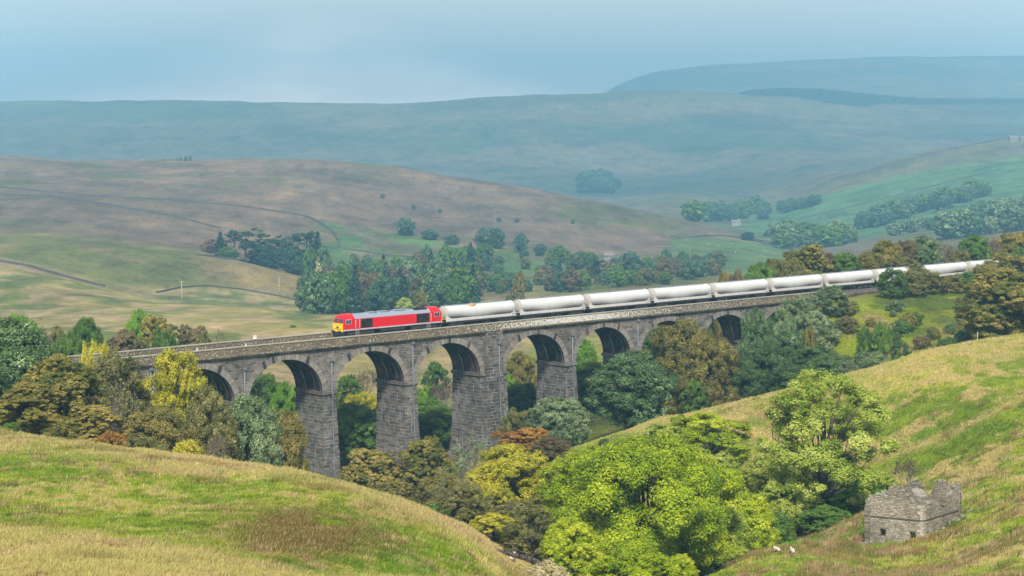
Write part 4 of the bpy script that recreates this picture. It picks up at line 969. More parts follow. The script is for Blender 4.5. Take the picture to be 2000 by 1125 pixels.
def tree_mesh(kind, seed, H=12.0, Rr=5.0, leaf=0.2, dens=1.0):
    """returns (crown mesh, trunk mesh): a tree H tall and 2*Rr wide standing on the origin"""
    r = RG(seed); paths = []; L_p = []; L_n = []; L_c = []
    def addl(p, n, c): L_p.append(p); L_n.append(n); L_c.append(c)
    if kind in ('dense', 'sycamore', 'bush', 'airy', 'willow'):
        z0 = {'dense': .05, 'sycamore': .05, 'bush': .0, 'airy': .16, 'willow': .03}[kind]*H
        cz = (z0+H)*.5; ez = (H-z0)*.5
        K = {'dense': 62, 'sycamore': 66, 'bush': 30, 'airy': 50 if H > 15 or Rr < 8 else 92, 'willow': 52}[kind]
        # lobes spread over an upright, slightly irregular dome that reaches down towards the ground
        fz = (np.arange(K)+r.rand(K))/K; fz = fz**.88; an = np.arange(K)*2.39996+r.rand(K)*1.1
        sh_ = np.sqrt(np.clip(1-np.clip((fz-.42)/.60, 0, 1)**2.1, 0.02, 1))*(.70+.30*np.clip(fz/.42, 0, 1))
        irr = 1+.16*np.sin(an*2+r.rand()*6)+.12*np.sin(an*3+fz*7+r.rand()*6)
        rad = sh_*irr*(.48+.40*r.rand(K))*Rr
        deep = r.rand(K) < (.30 if K > 90 else .16); rad = np.where(deep, rad*.45, rad)
        lc = np.stack([np.cos(an)*rad, np.sin(an)*rad, z0+(H-z0)*(.06+.80*fz)*(.95+.1*r.rand(K))], 1)
        lr = Rr*{'dense': .27, 'sycamore': .28, 'bush': .34, 'airy': .23 if K < 90 else .19, 'willow': .24}[kind]*(0.65+.6*r.rand(K))
        sq = {'dense': .8, 'sycamore': .62, 'bush': .8, 'airy': .75, 'willow': .95}[kind]
        base = np.array([0, 0, 0.0]); top = np.array([r.normal()*.05*Rr, r.normal()*.05*Rr, cz+ez*.35])
        tp = bend(r, base, top, 9, .03); tr = .020*H+.05; rr = np.linspace(1, .35, 9)**1.2*tr; rr[0] *= 1.5
        if kind == 'bush':
            for q in range(4): paths.append((bend(r, [r.normal()*.2, r.normal()*.2, 0], lc[q], 5, .08), np.linspace(.08, .03, 5)))
        else: paths.append((tp, rr))
        for i in range(K):
            k0 = int(np.clip((lc[i, 2]-z0)/(H-z0)*5+r.randint(-1, 2), 2, 7)) if kind != 'bush' else 0
            if kind != 'bush':
                k0 = min(k0, 7); s0 = tp[k0]
                if s0[2] > lc[i, 2]: k0 = max(2, k0-2); s0 = tp[k0]
                l = np.linalg.norm(lc[i]-s0); paths.append((bend(r, s0, lc[i], 6, .09, -.05), np.linspace(min(.42*rr[k0], .035+.014*l), .022, 6)))
            ncl = int({'dense': 17, 'sycamore': 20, 'bush': 15, 'airy': 12, 'willow': 15}[kind]*(.7+.6*r.rand()))
            dd = rdir(r, ncl*3, .35 if kind != 'willow' else .6); o = unit(lc[i]-np.array([0, 0, cz-ez*.3]))
            keep = (dd@o > -.12); dd = dd[keep][:ncl]; ncl = len(dd)
            C = lc[i]+dd*lr[i]*(.72+.35*r.rand(ncl, 1))*np.array([1, 1, sq])
            rc = Rr*{'dense': .095, 'sycamore': .075, 'bush': .12, 'airy': .085, 'willow': .075}[kind]*(.7+.7*r.rand(ncl))
            nl = max(3, int({'dense': 30, 'sycamore': 32, 'bush': 30, 'airy': 30, 'willow': 24}[kind]*dens*(Rr/5.0)**2*(.2/leaf)**2*.8))
            p, n, c = clump(r, C, unit(dd+o*.5), nl, rc, .6 if kind == 'sycamore' else 1.0, .6 if kind == 'sycamore' else .25)
            if kind == 'willow': p = p+np.array([0, 0, 1])*0; n = unit(n*np.array([1, 1, .4])+r.normal(size=n.shape)*.3)
            addl(p, n, c*.5+.5*r.rand())
            if kind in ('airy', 'willow'):
                for q in range(0, ncl, 1 if kind == 'airy' else 2): paths.append((bend(r, lc[i], C[q], 4, .12, .05), np.linspace(.035, .012, 4)))
            elif i % 2 == 0:
                for q in range(0, ncl, 5): paths.append((bend(r, lc[i], C[q], 3, .1), np.linspace(.03, .015, 3)))
    elif kind == 'twiggy':
        tips = []
        def grow(p, d, l, rad, lev):
            q = p+d*l; pts = bend(r, p, q, 4, .06, .03); paths.append((pts, np.linspace(rad, rad*.6, 4)))
            if lev == 0: tips.append((q, d)); return
            for k in range(3 if lev > 1 else 4):
                nd_ = unit(d*1.0+r.normal(size=3)*.50+np.array([0, 0, .12])+unit(np.array([q[0], q[1], 0])+1e-6)*.14*Rr/4); grow(q if k < 2 else pts[2], nd_, l*(.68+.2*r.rand()), rad*.58, lev-1)
        for k in range(3): grow(np.array([r.normal()*.25, r.normal()*.25, 0.]), unit(np.array([r.normal()*.35, r.normal()*.35, 1.])), H*.30, .012*H+.03, 4)
        T = np.array([t[0] for t in tips]); D = np.array([t[1] for t in tips])
        ext = np.abs(T[:, :2]).max(); s = np.array([Rr/ext, Rr/ext, H/T[:, 2].max()])
        paths = [(p*s, q) for p, q in paths]; T = T*s
        p, n, c = clump(r, T, D, max(2, int(10*dens)), Rr*.075, .9, .2); addl(p, n, c)
    elif kind == 'conifer':
        tp = np.array([[0, 0, z] for z in np.linspace(0, H, 8)]); paths.append((tp, np.linspace(.02*H, .01, 8)))
        z = .06*H
        while z < H*.985:
            rr_ = Rr*(1-z/H)**.85*(.8+.35*r.rand())+.12; nb = max(4, int(9*(rr_/Rr)+3))
            a = r.rand()*6.28+2*np.pi*np.arange(nb)/nb+r.normal(size=nb)*.2
            for q in a:
                l = rr_*(.75+.4*r.rand()); k = max(3, int(l*7*dens*(.2/leaf))); t = np.linspace(.12, 1, k)[:, None]
                c_ = np.array([math.cos(q), math.sin(q), 0]); p = np.array([0, 0, z])+c_*l*t+np.array([0, 0, 1])*(-.28*l*t+.10*l*t*t)
                p = np.repeat(p, 3, 0)+r.normal(size=(k*3, 3))*np.array([.10, .10, .06])*(.4+l*.5)
                n = unit(np.array([0, 0, .9])+c_*.35+r.normal(size=(k*3, 3))*.45); addl(p, n, np.full(k*3, r.rand()))
            z += H*.034*(.8+.4*r.rand())
    elif kind == 'pine':
        top = np.array([.04*H, 0, H*.9]); tp = bend(r, [0, 0, 0], top, 8, .02); paths.append((tp, np.linspace(.025*H, .05, 8)))
        K = 22; ang = r.rand(K)*6.28; zz = H*(.42+.55*r.rand(K)); rad = Rr*(.25+.7*r.rand(K))*np.clip(1.25-(zz/H-.6)**2*3, .3, 1)
        lc = np.stack([np.cos(ang)*rad, np.sin(ang)*rad, zz], 1)
        for i in range(K):
            paths.append((bend(r, tp[int(np.clip(zz[i]/H*7, 2, 7))], lc[i], 5, .08), np.linspace(.06, .02, 5)))
            C = lc[i]+r.normal(size=(16, 3))*np.array([.30, .30, .10])*Rr*.6
            p, n, c = clump(r, C, np.tile([[0, 0, 1.]], (16, 1)), max(3, int(26*dens*(.2/leaf)**2)), Rr*.13, .45, .7); addl(p, n, c*.5+.5*r.rand())
    P = np.concatenate(L_p); N = np.concatenate(L_n); Cv = np.concatenate(L_c)
    P[:, 2] = np.maximum(P[:, 2], 0.02)
    V = leaves(r, P, N, leaf)
    rnd = np.clip(Cv*.62+r.rand(len(P))*.38, 0, 1)
    cm = np_mesh("crown", V, 4, None, {"rnd": ('FACE', 'FLOAT', rnd)})
    tv, tf = tubes(paths, 5 if kind != 'twiggy' else 4)
    tm = np_mesh("trunk", tv, 4, None, None, True, tf)
    cm.materials.append(None); tm.materials.append(None)
    return cm, tm, H, Rr

def LM(n, c, tr=0.3): return leaf_mat(n+" foliage", c, tr)
SP = {
 'lime':   LM('lime green', ((0.09, 0.18, 0.006), (0.27, 0.38, 0.010), (0.48, 0.57, 0.015), (0.72, 0.73, 0.08)), .45),
 'ash':    LM('fresh green', ((0.11, 0.19, 0.015), (0.28, 0.38, 0.035), (0.47, 0.54, 0.09), (0.68, 0.70, 0.24)), .42),
 'yellow': LM('yellow green', ((0.17, 0.18, 0.01), (0.38, 0.37, 0.02), (0.58, 0.53, 0.04), (0.70, 0.62, 0.12)), .4),
 'ochre':  LM('ochre and green', ((0.04, 0.07, 0.012), (0.13, 0.14, 0.024), (0.28, 0.23, 0.045), (0.46, 0.37, 0.11)), .28),
 'rust':   LM('russet', ((0.09, 0.05, 0.012), (0.24, 0.12, 0.02), (0.40, 0.20, 0.03), (0.50, 0.29, 0.06)), .25),
 'brown':  LM('brown', ((0.04, 0.038, 0.018), (0.10, 0.085, 0.035), (0.17, 0.135, 0.06), (0.26, 0.20, 0.10)), .2),
 'olive':  LM('olive', ((0.05, 0.06, 0.018), (0.12, 0.125, 0.035), (0.22, 0.21, 0.065), (0.34, 0.31, 0.12)), .3),
 'olbrown':LM('olive brown', ((0.06, 0.065, 0.016), (0.15, 0.14, 0.032), (0.25, 0.215, 0.05), (0.38, 0.31, 0.08)), .3),
 'blue': LM('blue green', ((0.02, 0.055, 0.03), (0.05, 0.11, 0.06), (0.09, 0.17, 0.085), (0.17, 0.26, 0.12)), .2),
 'silver': LM('silvery green', ((0.04, 0.075, 0.03), (0.10, 0.16, 0.06), (0.20, 0.27, 0.12), (0.40, 0.46, 0.26)), .22),
 'dark':   LM('dark green', ((0.018, 0.042, 0.014), (0.045, 0.09, 0.026), (0.085, 0.155, 0.04), (0.19, 0.27, 0.08)), .22),
 'oak':    LM('deep green with pale tips', ((0.022, 0.05, 0.018), (0.06, 0.12, 0.04), (0.13, 0.21, 0.075), (0.36, 0.44, 0.23)), .22),
 'green':  LM('mid green', ((0.025, 0.07, 0.012), (0.07, 0.145, 0.022), (0.13, 0.24, 0.035), (0.22, 0.35, 0.06)), .3),
 'bright': LM('bright green', ((0.06, 0.15, 0.012), (0.13, 0.29, 0.02), (0.21, 0.40, 0.03), (0.32, 0.50, 0.07)), .35),
 'spruce': LM('spruce', ((0.008, 0.028, 0.020), (0.018, 0.052, 0.034), (0.035, 0.085, 0.05), (0.07, 0.13, 0.07)), .1),
 'pinef':  LM('pine', ((0.012, 0.030, 0.020), (0.03, 0.06, 0.036), (0.06, 0.10, 0.055), (0.10, 0.15, 0.08)), .1),
 'purple': LM('purplish brown', ((0.05, 0.03, 0.03), (0.11, 0.065, 0.055), (0.18, 0.11, 0.08), (0.26, 0.17, 0.11)), .2),
 'cream':  LM('pale seed heads', ((0.18, 0.15, 0.06), (0.36, 0.30, 0.14), (0.52, 0.45, 0.25), (0.66, 0.60, 0.42)), .2),
}
PROTO = {}
def proto(kind, var, big=0):
    key = (kind, var, big)
    if key not in PROTO:
        hh, rr_, lf, dn = {'dense': (12, 5, .115, 1), 'sycamore': (12, 5.5, .12, 1), 'bush': (5, 3, .11, 1), 'airy': (13, 5, .11, .9), 'willow': (11, 4.5, .09, 1), 'twiggy': (10, 4, .10, 1), 'conifer': (16, 3.2, .2, 1), 'pine': (16, 4.2, .19, 1)}[kind]
        if big == 2: lf *= 2.9; dn *= 1.0
        if big == 1: hh, rr_, lf = {'dense': (16, 9.5, .12), 'airy': (20, 6.6, .11)}.get(kind, (hh, rr_, lf))
        if big == 3: hh, rr_, lf = 14, 9.0, .115
        sd_ = sum(map(ord, kind))*7+var*13+big*101
        PROTO[key] = tree_mesh(kind, sd_, hh, rr_, lf, dn)
    return PROTO[key]
NT = 0
trng = random.Random(77)
def plant(kind, sp, px, Y, ytop, wpx, label, cat="tree", name=None, group=None, var=None, big=0, barkm=None, sink=0.3, zb=None, parts=True):
    """stands on the land at distance Y on bearing px; as tall and as wide as it is in the photograph"""
    global NT
    NT += 1
    x, y = at(px, Y); z = (hxy(x, y) if zb is None else zb)-sink
    H = max(1.2, ZC-(ytop-HY)/F*Y-z); w = wpx/F*Y
    cm, tm, h0, r0 = proto(kind, (NT % 3) if var is None else var, big)
    nm = name or {'bush': 'bush', 'conifer': 'spruce_tree', 'pine': 'pine_tree', 'willow': 'willow_tree', 'airy': 'ash_tree', 'sycamore': 'sycamore_tree', 'twiggy': 'bare_tree'}.get(kind, 'broadleaf_tree')
    root = empty(nm, (x, y, z), (0, 0, trng.random()*6.28)); tag(root, label, cat, group)
    w = min(w, H*1.7); s = w/(2*r0)/0.97; root.scale = (s, s, H/h0)
    for me, nn, mt in ((cm, 'crown', SP[sp]), (tm, 'trunk' if kind != 'bush' else 'stems', barkm or B_DARK)):
        o = link_mesh(nn, me, root); o.material_slots[0].link = 'OBJECT'; o.material_slots[0].material = mt
    return root

# --- left of the viaduct, in front of it
T = [
 ('dense', 'oak', 15, 232, 620, 200, "big dark tree with silvery leaves at the left edge of the picture"),
 ('dense', 'bright', 32, 258, 606, 110, "bright green treetop showing behind the big silvery tree at the left edge"),
 ('dense', 'dark', -40, 225, 700, 150, "dark green tree below the silvery tree at the far left"),
 ('sycamore', 'ochre', 108, 228, 688, 190, "large ochre and green sycamore right of the silvery tree at the left edge"),
 ('sycamore', 'ochre', 55, 219, 745, 140, "lower ochre tree just above the left grassy hill crest"),
 ('airy', 'olive', 218, 240, 682, 150, "thin olive tree with bare twigs before the left end of the viaduct"),
 ('bush', 'yellow', 168, 262, 682, 46, "small bright yellow-green treetop just left of the viaduct end"),
 ('bush', 'yellow', 207, 262, 678, 40, "thin yellow treetop poking above the viaduct parapet"),
 ('twiggy', 'olive', 235, 232, 715, 120, "half bare twiggy tree in front of the thin olive tree"),
 ('airy', 'yellow', 342, 246, 666, 150, "tall airy yellow-green tree covering the second arch"),
 ('airy', 'yellow', 378, 243, 720, 110, "shorter yellow-green tree leaning right of the tall airy one"),
 ('dense', 'olbrown', 310, 226, 790, 160, "olive brown bushy tree under the tall airy yellow-green tree"),
 ('dense', 'olive', 405, 234, 752, 120, "olive tree left of the silvery round tree near the viaduct"),
 ('sycamore', 'ochre', 175, 219, 790, 130, "ochre and orange thicket tree in the middle of the left grove"),
 ('bush', 'rust', 215, 211, 846, 100, "low orange bush on the left hill crest"),
 ('bush', 'yellow', 366, 209, 862, 60, "low yellow-green bush on the left hill crest"),
 ('bush', 'olive', 275, 211, 848, 80, "low olive bush on the left hill crest beside the orange bush"),
 ('bush', 'green', 20, 213, 838, 90, "low green bush on the hill crest at the far left"),
 ('bush', 'ochre', 120, 212, 828, 110, "low ochre bush on the left hill crest under the large sycamore"),
 ('dense', 'silver', 480, 240, 762, 138, "pale silvery green round tree left of the first open arch"),
 ('twiggy', 'brown', 425, 211, 835, 90, "brown leafless bush in front of the silvery round tree"),
 ('dense', 'olbrown', 562, 262, 800, 92, "rust brown tree standing against the foot of the first tall pier"),
 ('dense', 'ochre', 528, 272, 792, 60, "small golden brown tree behind the silvery round tree"),
 # --- behind the viaduct, seen through the arches
 ('willow', 'green', 507, 345, 720, 100, "soft green tree seen through the first open arch"),
 ('dense', 'bright', 556, 330, 745, 60, "bright green tree seen through the first open arch beside the pier"),
 ('dense', 'dark', 505, 322, 790, 100, "dark tree at the bottom of the first open arch"),
 ('dense', 'ochre', 548, 326, 800, 60, "ochre tree at the bottom of the first open arch"),
 ('dense', 'dark', 420, 318, 700, 120, "dark tree behind the second arch"),
 ('willow', 'green', 680, 365, 724, 72, "soft green larch seen through the arch under the locomotive"),
 ('dense', 'yellow', 702, 345, 763, 86, "bright yellow-green treetop seen through the arch under the locomotive"),
 ('dense', 'green', 690, 330, 785, 130, "dark leafy tree filling the arch under the locomotive"),
 ('twiggy', 'brown', 712, 400, 715, 70, "brown bush high behind the arch under the locomotive"),
 ('dense', 'green', 852, 430, 704, 46, "round blue-green tree seen through the arch left of the king pier"),
 ('willow', 'bright', 824, 360, 752, 56, "light green tree seen at the left side of the arch before the king pier"),
 ('twiggy', 'purple', 862, 372, 735, 76, "brownish twiggy tree seen through the arch before the king pier"),
 ('dense', 'green', 848, 345, 800, 96, "mid green tree at the bottom of the arch before the king pier"),
 ('dense', 'olbrown', 1015, 372, 686, 80, "brown-green tree seen through the arch right of the king pier"),
 ('bush', 'bright', 994, 362, 732, 32, "bright green spray of leaves beside the king pier"),
 ('dense', 'dark', 1012, 362, 742, 110, "dark tree at the bottom of the arch right of the king pier"),
 ('dense', 'bright', 1142, 388, 662, 66, "fresh green tree seen at the top of the second arch right of the king pier"),
 ('dense', 'brown', 1148, 380, 700, 70, "brown tree seen through the second arch right of the king pier"),
 ('dense', 'dark', 1140, 374, 760, 100, "dark tree low in the second arch right of the king pier"),
 ('dense', 'green', 838, 356, 776, 110, "broad green tree low in the arch before the king pier"),
 ('willow', 'green', 530, 352, 738, 90, "green tree in the middle of the first open arch"),
 ('dense', 'green', 1140, 372, 700, 110, "deep green tree behind the second arch right of the king pier"),
 ('dense', 'dark', 1290, 388, 640, 100, "dark tree behind the arch half hidden by the tall brown tree"),
 ('dense', 'dark', 1425, 404, 596, 120, "dark tree behind the rightmost visible arch"),
 ('dense', 'olive', 1000, 384, 700, 80, "olive tree at the left side of the arch right of the king pier"),
 ('dense', 'dark', 722, 338, 800, 110, "dark tree beside the second tall pier, behind the viaduct"),
 ('dense', 'dark', 880, 350, 810, 90, "dark tree behind the pier left of the king pier"),
 # --- valley in front of the viaduct
 ('sycamore', 'ochre', 724, 286, 873, 124, "ochre sycamore in front of the second tall pier"),
 ('sycamore', 'ochre', 690, 279, 905, 70, "small ochre sycamore at the foot of the first tall pier"),
 ('sycamore', 'ochre', 832, 284, 849, 110, "ochre sycamore with a domed top between two tall piers"),
 ('dense', 'brown', 768, 292, 893, 80, "dull brown tree between the two ochre sycamores"),
 ('sycamore', 'olbrown', 770, 268, 935, 110, "olive brown tree low behind the left grassy hill"),
 ('twiggy', 'silver', 912, 276, 843, 100, "grey bare topped tree in front of the king pier"),
 ('dense', 'olbrown', 862, 266, 925, 120, "olive and brown mixed tree behind the left hill slope"),
 ('twiggy', 'olive', 880, 250, 930, 140, "large twiggy olive tree in the valley left of the yellow tree"),
 ('bush', 'green', 845, 244, 985, 90, "green bush at the foot of the left grassy hill"),
 ('sycamore', 'rust', 1028, 287, 833, 132, "orange brown domed tree in the middle of the valley"),
 ('dense', 'brown', 1078, 279, 850, 84, "dark brown tree tucked right of the orange dome"),
 ('dense', 'yellow', 1000, 256, 864, 180, "round yellow-green tree in front of the orange dome"),
 ('airy', 'yellow', 958, 247, 945, 130, "airy yellow and olive tree left of the big lime green tree"),
 ('airy', 'olive', 1010, 236, 975, 120, "olive tree with bare branches near the stream"),
 ('twiggy', 'olive', 925, 230, 990, 110, "low twiggy tree at the foot of the left hill"),
 ('dense', 'olive', 985, 222, 1030, 90, "dark olive bush by the stream"),
 ('dense', 'olbrown', 1060, 240, 965, 90, "yellowish brown tree against the left side of the lime tree"),
 ('willow', 'silver', 1092, 312, 768, 150, "pale olive willow in front of the third tall pier"),
 ('willow', 'olive', 1005, 306, 792, 62, "small pale willow against the king pier"),
 ('dense', 'oak', 1236, 318, 686, 178, "big round deep green tree in front of the arches"),
 ('dense', 'olbrown', 1335, 338, 616, 150, "tall olive brown tree rising above the viaduct parapet"),
 ('dense', 'olbrown', 1392, 328, 650, 110, "olive brown tree forming the right half of the tall brown crown"),
 ('dense', 'rust', 1310, 346, 640, 60, "small golden tree squeezed between the green and the brown tree"),
 ('willow', 'green', 1358, 298, 738, 54, "small green bushy tree at the foot of the tall brown tree"),
 ('dense', 'dark', 1505, 345, 668, 130, "very dark green tree left of the dark thicket below the embankment"),
 ('dense', 'dark', 1585, 348, 668, 120, "very dark green tree right of the dark thicket below the embankment"),
 ('dense', 'dark', 1462, 330, 700, 90, "dark green tree beside the tall brown tree"),
 ('dense', 'dark', 1550, 325, 712, 110, "dark tree behind the airy ash treetop"),
 ('dense', 'oak', 1476, 352, 602, 76, "green tree just right of the rightmost open arch"),
 ('dense', 'silver', 1530, 362, 596, 80, "pale mixed green tree on the slope right of the last open arch"),
 ('willow', 'silver', 1560, 376, 572, 84, "silvery willow hiding the right abutment of the viaduct"),
 ('willow', 'silver', 1622, 384, 556, 76, "silvery willow at the end of the viaduct beside the track"),
 ('dense', 'silver', 1590, 368, 604, 80, "silvery green tree below the two willows"),
 ('dense', 'oak', 1545, 356, 640, 100, "deep green tree in the middle of the slope thicket"),
 ('bush', 'olbrown', 1582, 347, 638, 34, "small orange-brown bush at the edge of the green bank"),
 ('bush', 'dark', 1625, 338, 690, 90, "dark bush at the right end of the thicket"),
 ('bush', 'silver', 1700, 322, 688, 104, "pale green bush behind the right grassy crest"),
 ('twiggy', 'silver', 1652, 318, 700, 60, "greyish bare bush behind the right grassy crest"),
 ('bush', 'dark', 1758, 340, 664, 40, "small dark bush on the green bank"),
 ('bush', 'green', 1722, 352, 630, 36, "small green bush high on the green bank"),
 ('bush', 'brown', 1800, 350, 655, 40, "small brown bush on the green bank"),
 ('bush', 'dark', 1852, 335, 660, 60, "dark bush left of the big ochre dome"),
 ('bush', 'green', 1690, 356, 640, 34, "round green bush in the middle of the bank"),
 ('sycamore', 'ochre', 1958, 338, 519, 196, "big domed ochre green sycamore at the right edge of the picture"),
 ('dense', 'ochre', 2040, 345, 520, 140, "ochre tree cut off by the right edge"),
 # --- bushes between us and the train
 ('willow', 'green', 1742, 397, 522, 72, "green and brown trackside tree hiding the eighth tank wagon"),
 ('willow', 'olive', 1782, 400, 526, 62, "olive trackside tree second from the left in the row before the train"),
 ('airy', 'ochre', 1822, 404, 530, 60, "ochre trackside tree with a thin pale trunk"),
 ('willow', 'olbrown', 1858, 408, 536, 56, "olive brown trackside tree in the row before the train"),
 ('willow', 'green', 1885, 410, 530, 50, "green tree at the right end of the trackside row"),
 ('bush', 'olbrown', 1925, 424, 518, 70, "brown green bush where the train goes out of sight"),
 ('dense', 'ochre', 1972, 428, 492, 90, "ochre bush rising over the end of the train"),
 ('bush', 'green', 2010, 436, 482, 70, "green bush at the right edge above the train"),
 # --- behind the train
 ('dense', 'brown', 1438, 400, 520, 50, "brown tree behind the fifth tank wagon"),
 ('dense', 'olbrown', 1412, 398, 524, 36, "small golden brown tree first in the row behind the train"),
 ('dense', 'green', 1482, 404, 512, 86, "wide green tree behind the sixth tank wagon"),
 ('dense', 'olive', 1512, 408, 500, 60, "olive tree behind the sixth tank wagon"),
 ('sycamore', 'ochre', 1578, 414, 476, 96, "ochre sycamore standing highest behind the train"),
 ('dense', 'olive', 1542, 410, 500, 60, "olive tree just left of the highest ochre sycamore"),
 ('dense', 'brown', 1616, 420, 490, 40, "small brown tree between the ochre sycamore and the green tree"),
 ('dense', 'green', 1648, 420, 490, 70, "deep green round tree behind the seventh tank wagon"),
 ('dense', 'olbrown', 1690, 426, 492, 54, "olive brown tree right of the deep green round tree"),
 ('dense', 'ochre', 1732, 432, 464, 72, "tall ochre tree on the skyline behind the train"),
 ('dense', 'brown', 1768, 436, 466, 54, "brown tree on the skyline behind the train"),
 ('dense', 'oak', 1803, 438, 460, 72, "pale green tree on the skyline behind the train"),
 ('twiggy', 'brown', 1842, 446, 468, 60, "brown half bare tree on the skyline behind the train"),
 ('dense', 'olive', 1872, 447, 486, 60, "low olive tree behind the last tank wagons"),
 ('dense', 'green', 1905, 452, 458, 66, "green tree on the skyline near the right edge"),
 ('twiggy', 'purple', 1940, 456, 462, 50, "purplish bare tree on the skyline near the right edge"),
 ('dense', 'ochre', 1972, 458, 452, 70, "ochre tree on the skyline near the right edge"),
 ('dense', 'olbrown', 2012, 462, 448, 80, "olive brown tree on the skyline at the right edge"),
 ('dense', 'olive', 1765, 424, 500, 80, "low olive tree behind the eighth tank wagon"),
 # --- beyond the viaduct on the left
 ('twiggy', 'purple', 84, 332, 624, 60, "purple brown bush beyond the railway at the left"),
 ('dense', 'olive', 112, 337, 636, 50, "dull green bush beside the purple brown one"),
 ('dense', 'green', 166, 330, 614, 72, "round fresh green tree beyond the left end of the viaduct"),
 ('bush', 'green', 130, 322, 655, 60, "low green bush left of the round fresh green tree"),
 ('bush', 'yellow', 190, 318, 672, 60, "low yellowish bush right of the round fresh green tree"),
 ('sycamore', 'brown', 242, 342, 640, 90, "brown green tree left in the brown group beyond the railway"),
 ('sycamore', 'ochre', 308, 352, 612, 100, "tallest ochre brown tree of the group beyond the railway"),
 ('dense', 'bright', 272, 366, 603, 60, "light green treetop behind the ochre brown group"),
 ('sycamore', 'brown', 372, 356, 630, 96, "wide brown green tree right in the group beyond the railway"),
 ('bush', 'green', 318, 336, 648, 70, "green bush before the brown group beyond the railway"),
 ('twiggy', 'purple', 425, 352, 645, 60, "reddish bare bush right of the brown group"),
 ('bush', 'olive', 390, 336, 660, 70, "low olive bush just above the far parapet"),
 ('bush', 'green', 572, 600, 645, 18, "tiny green bush in the field left of the locomotive"),
 # --- near trees
 ('airy', 'lime', 1255, 206, 850, 385, "huge spreading lime green tree in the middle foreground"),
 ('airy', 'lime', 1125, 212, 885, 170, "lime green tree merging into the left of the huge one"),
 ('airy', 'lime', 1375, 250, 802, 180, "lime yellow tree rising behind the right of the huge tree"),
 ('dense', 'lime', 1455, 222, 962, 150, "lime green tree right of the huge spreading one"),
 ('dense', 'ash', 1345, 242, 868, 200, "paler green tree half hidden behind the top of the huge lime tree"),
 ('dense', 'ash', 1405, 214, 990, 150, "low fresh green tree at the right foot of the huge spreading one"),
 ('dense', 'lime', 1115, 190, 1010, 130, "lime green tree at the bottom edge left of the huge one"),
 ('dense', 'lime', 1238, 176, 1052, 170, "small yellow-green tree at the bottom edge before the huge lime tree"),
 ('dense', 'lime', 1322, 178, 1082, 90, "smaller yellow-green tree at the bottom edge right of its twin"),
 ('airy', 'ash', 1612, 238, 710, 275, "tall ash tree with dark branches left of the ruined barn"),
 ('dense', 'ash', 1545, 238, 905, 130, "green bushy tree at the left foot of the tall ash"),
 ('dense', 'bright', 1665, 240, 925, 120, "bright green bush between the tall ash and the barn"),
 ('dense', 'ash', 1500, 245, 880, 110, "light green tree between the lime trees and the tall ash"),
 ('dense', 'green', 1610, 232, 985, 110, "dark shaded bush at the foot of the tall ash"),
 ('dense', 'ash', 1715, 246, 915, 70, "green tree just behind the barn's left corner"),
 ('dense', 'green', 1505, 228, 1000, 110, "green thicket in the hollow right of the lime trees"),
 ('twiggy', 'brown', 1768, 238, 888, 60, "thin leafless tree behind the barn gable"),
 ('dense', 'olbrown', 1118, 258, 880, 110, "dull brown tree between the orange dome and the huge lime tree"),
 ('dense', 'dark', 1180, 262, 868, 110, "dark tree at the shaded foot of the deep green round tree"),
 ('airy', 'olive', 905, 226, 940, 120, "thin olive tree just over the shoulder of the left hill"),
 ('airy', 'yellow', 965, 206, 1002, 110, "thin yellowish tree at the foot of the left hill slope"),
 ('airy', 'olive', 1042, 202, 985, 120, "wispy olive tree filling the gully left of the lime trees"),
 ('airy', 'lime', 1168, 240, 868, 120, "light lime tree standing on the straw slope above the huge one"),
 ('airy', 'ash', 1298, 248, 826, 120, "small fresh green tree on the crest between lime trees"),
 ('bush', 'cream', 1068, 158, 1100, 100, "cream flowering bush at the bottom edge by the stream"),
 ('dense', 'olive', 1090, 215, 1010, 110, "dull olive tree low beside the left of the lime trees"),
]
for q in T:
    k, s, px, Y, yt, w, lb = q
    big = 3 if w >= 350 else 1 if (w >= 240) else 0
    plant(k, s, px, Y, yt, w, lb, "bush" if (k == 'bush' or ' bush' in lb) else "tree", big=big, name=("bush" if ' bush' in lb and k != 'bush' else None),
          barkm=B_GREY if k == 'twiggy' else None)
for i in range(22):
    px = trng.uniform(1635, 1890); Y = trng.uniform(350, 392); z = hxy(*at(px, Y)); h = trng.uniform(1.2, 3.2)
    plant('bush', trng.choice(['green', 'olbrown', 'olive', 'brown', 'oak']), px, Y, row(z+h, Y), h*trng.uniform(1.1, 1.7)*F/Y, "low scrub bush among the weeds of the embankment slope", "bush", group="scrub bushes on the embankment", sink=.1)
print("near trees", NT, round(time.time()-T0, 1))

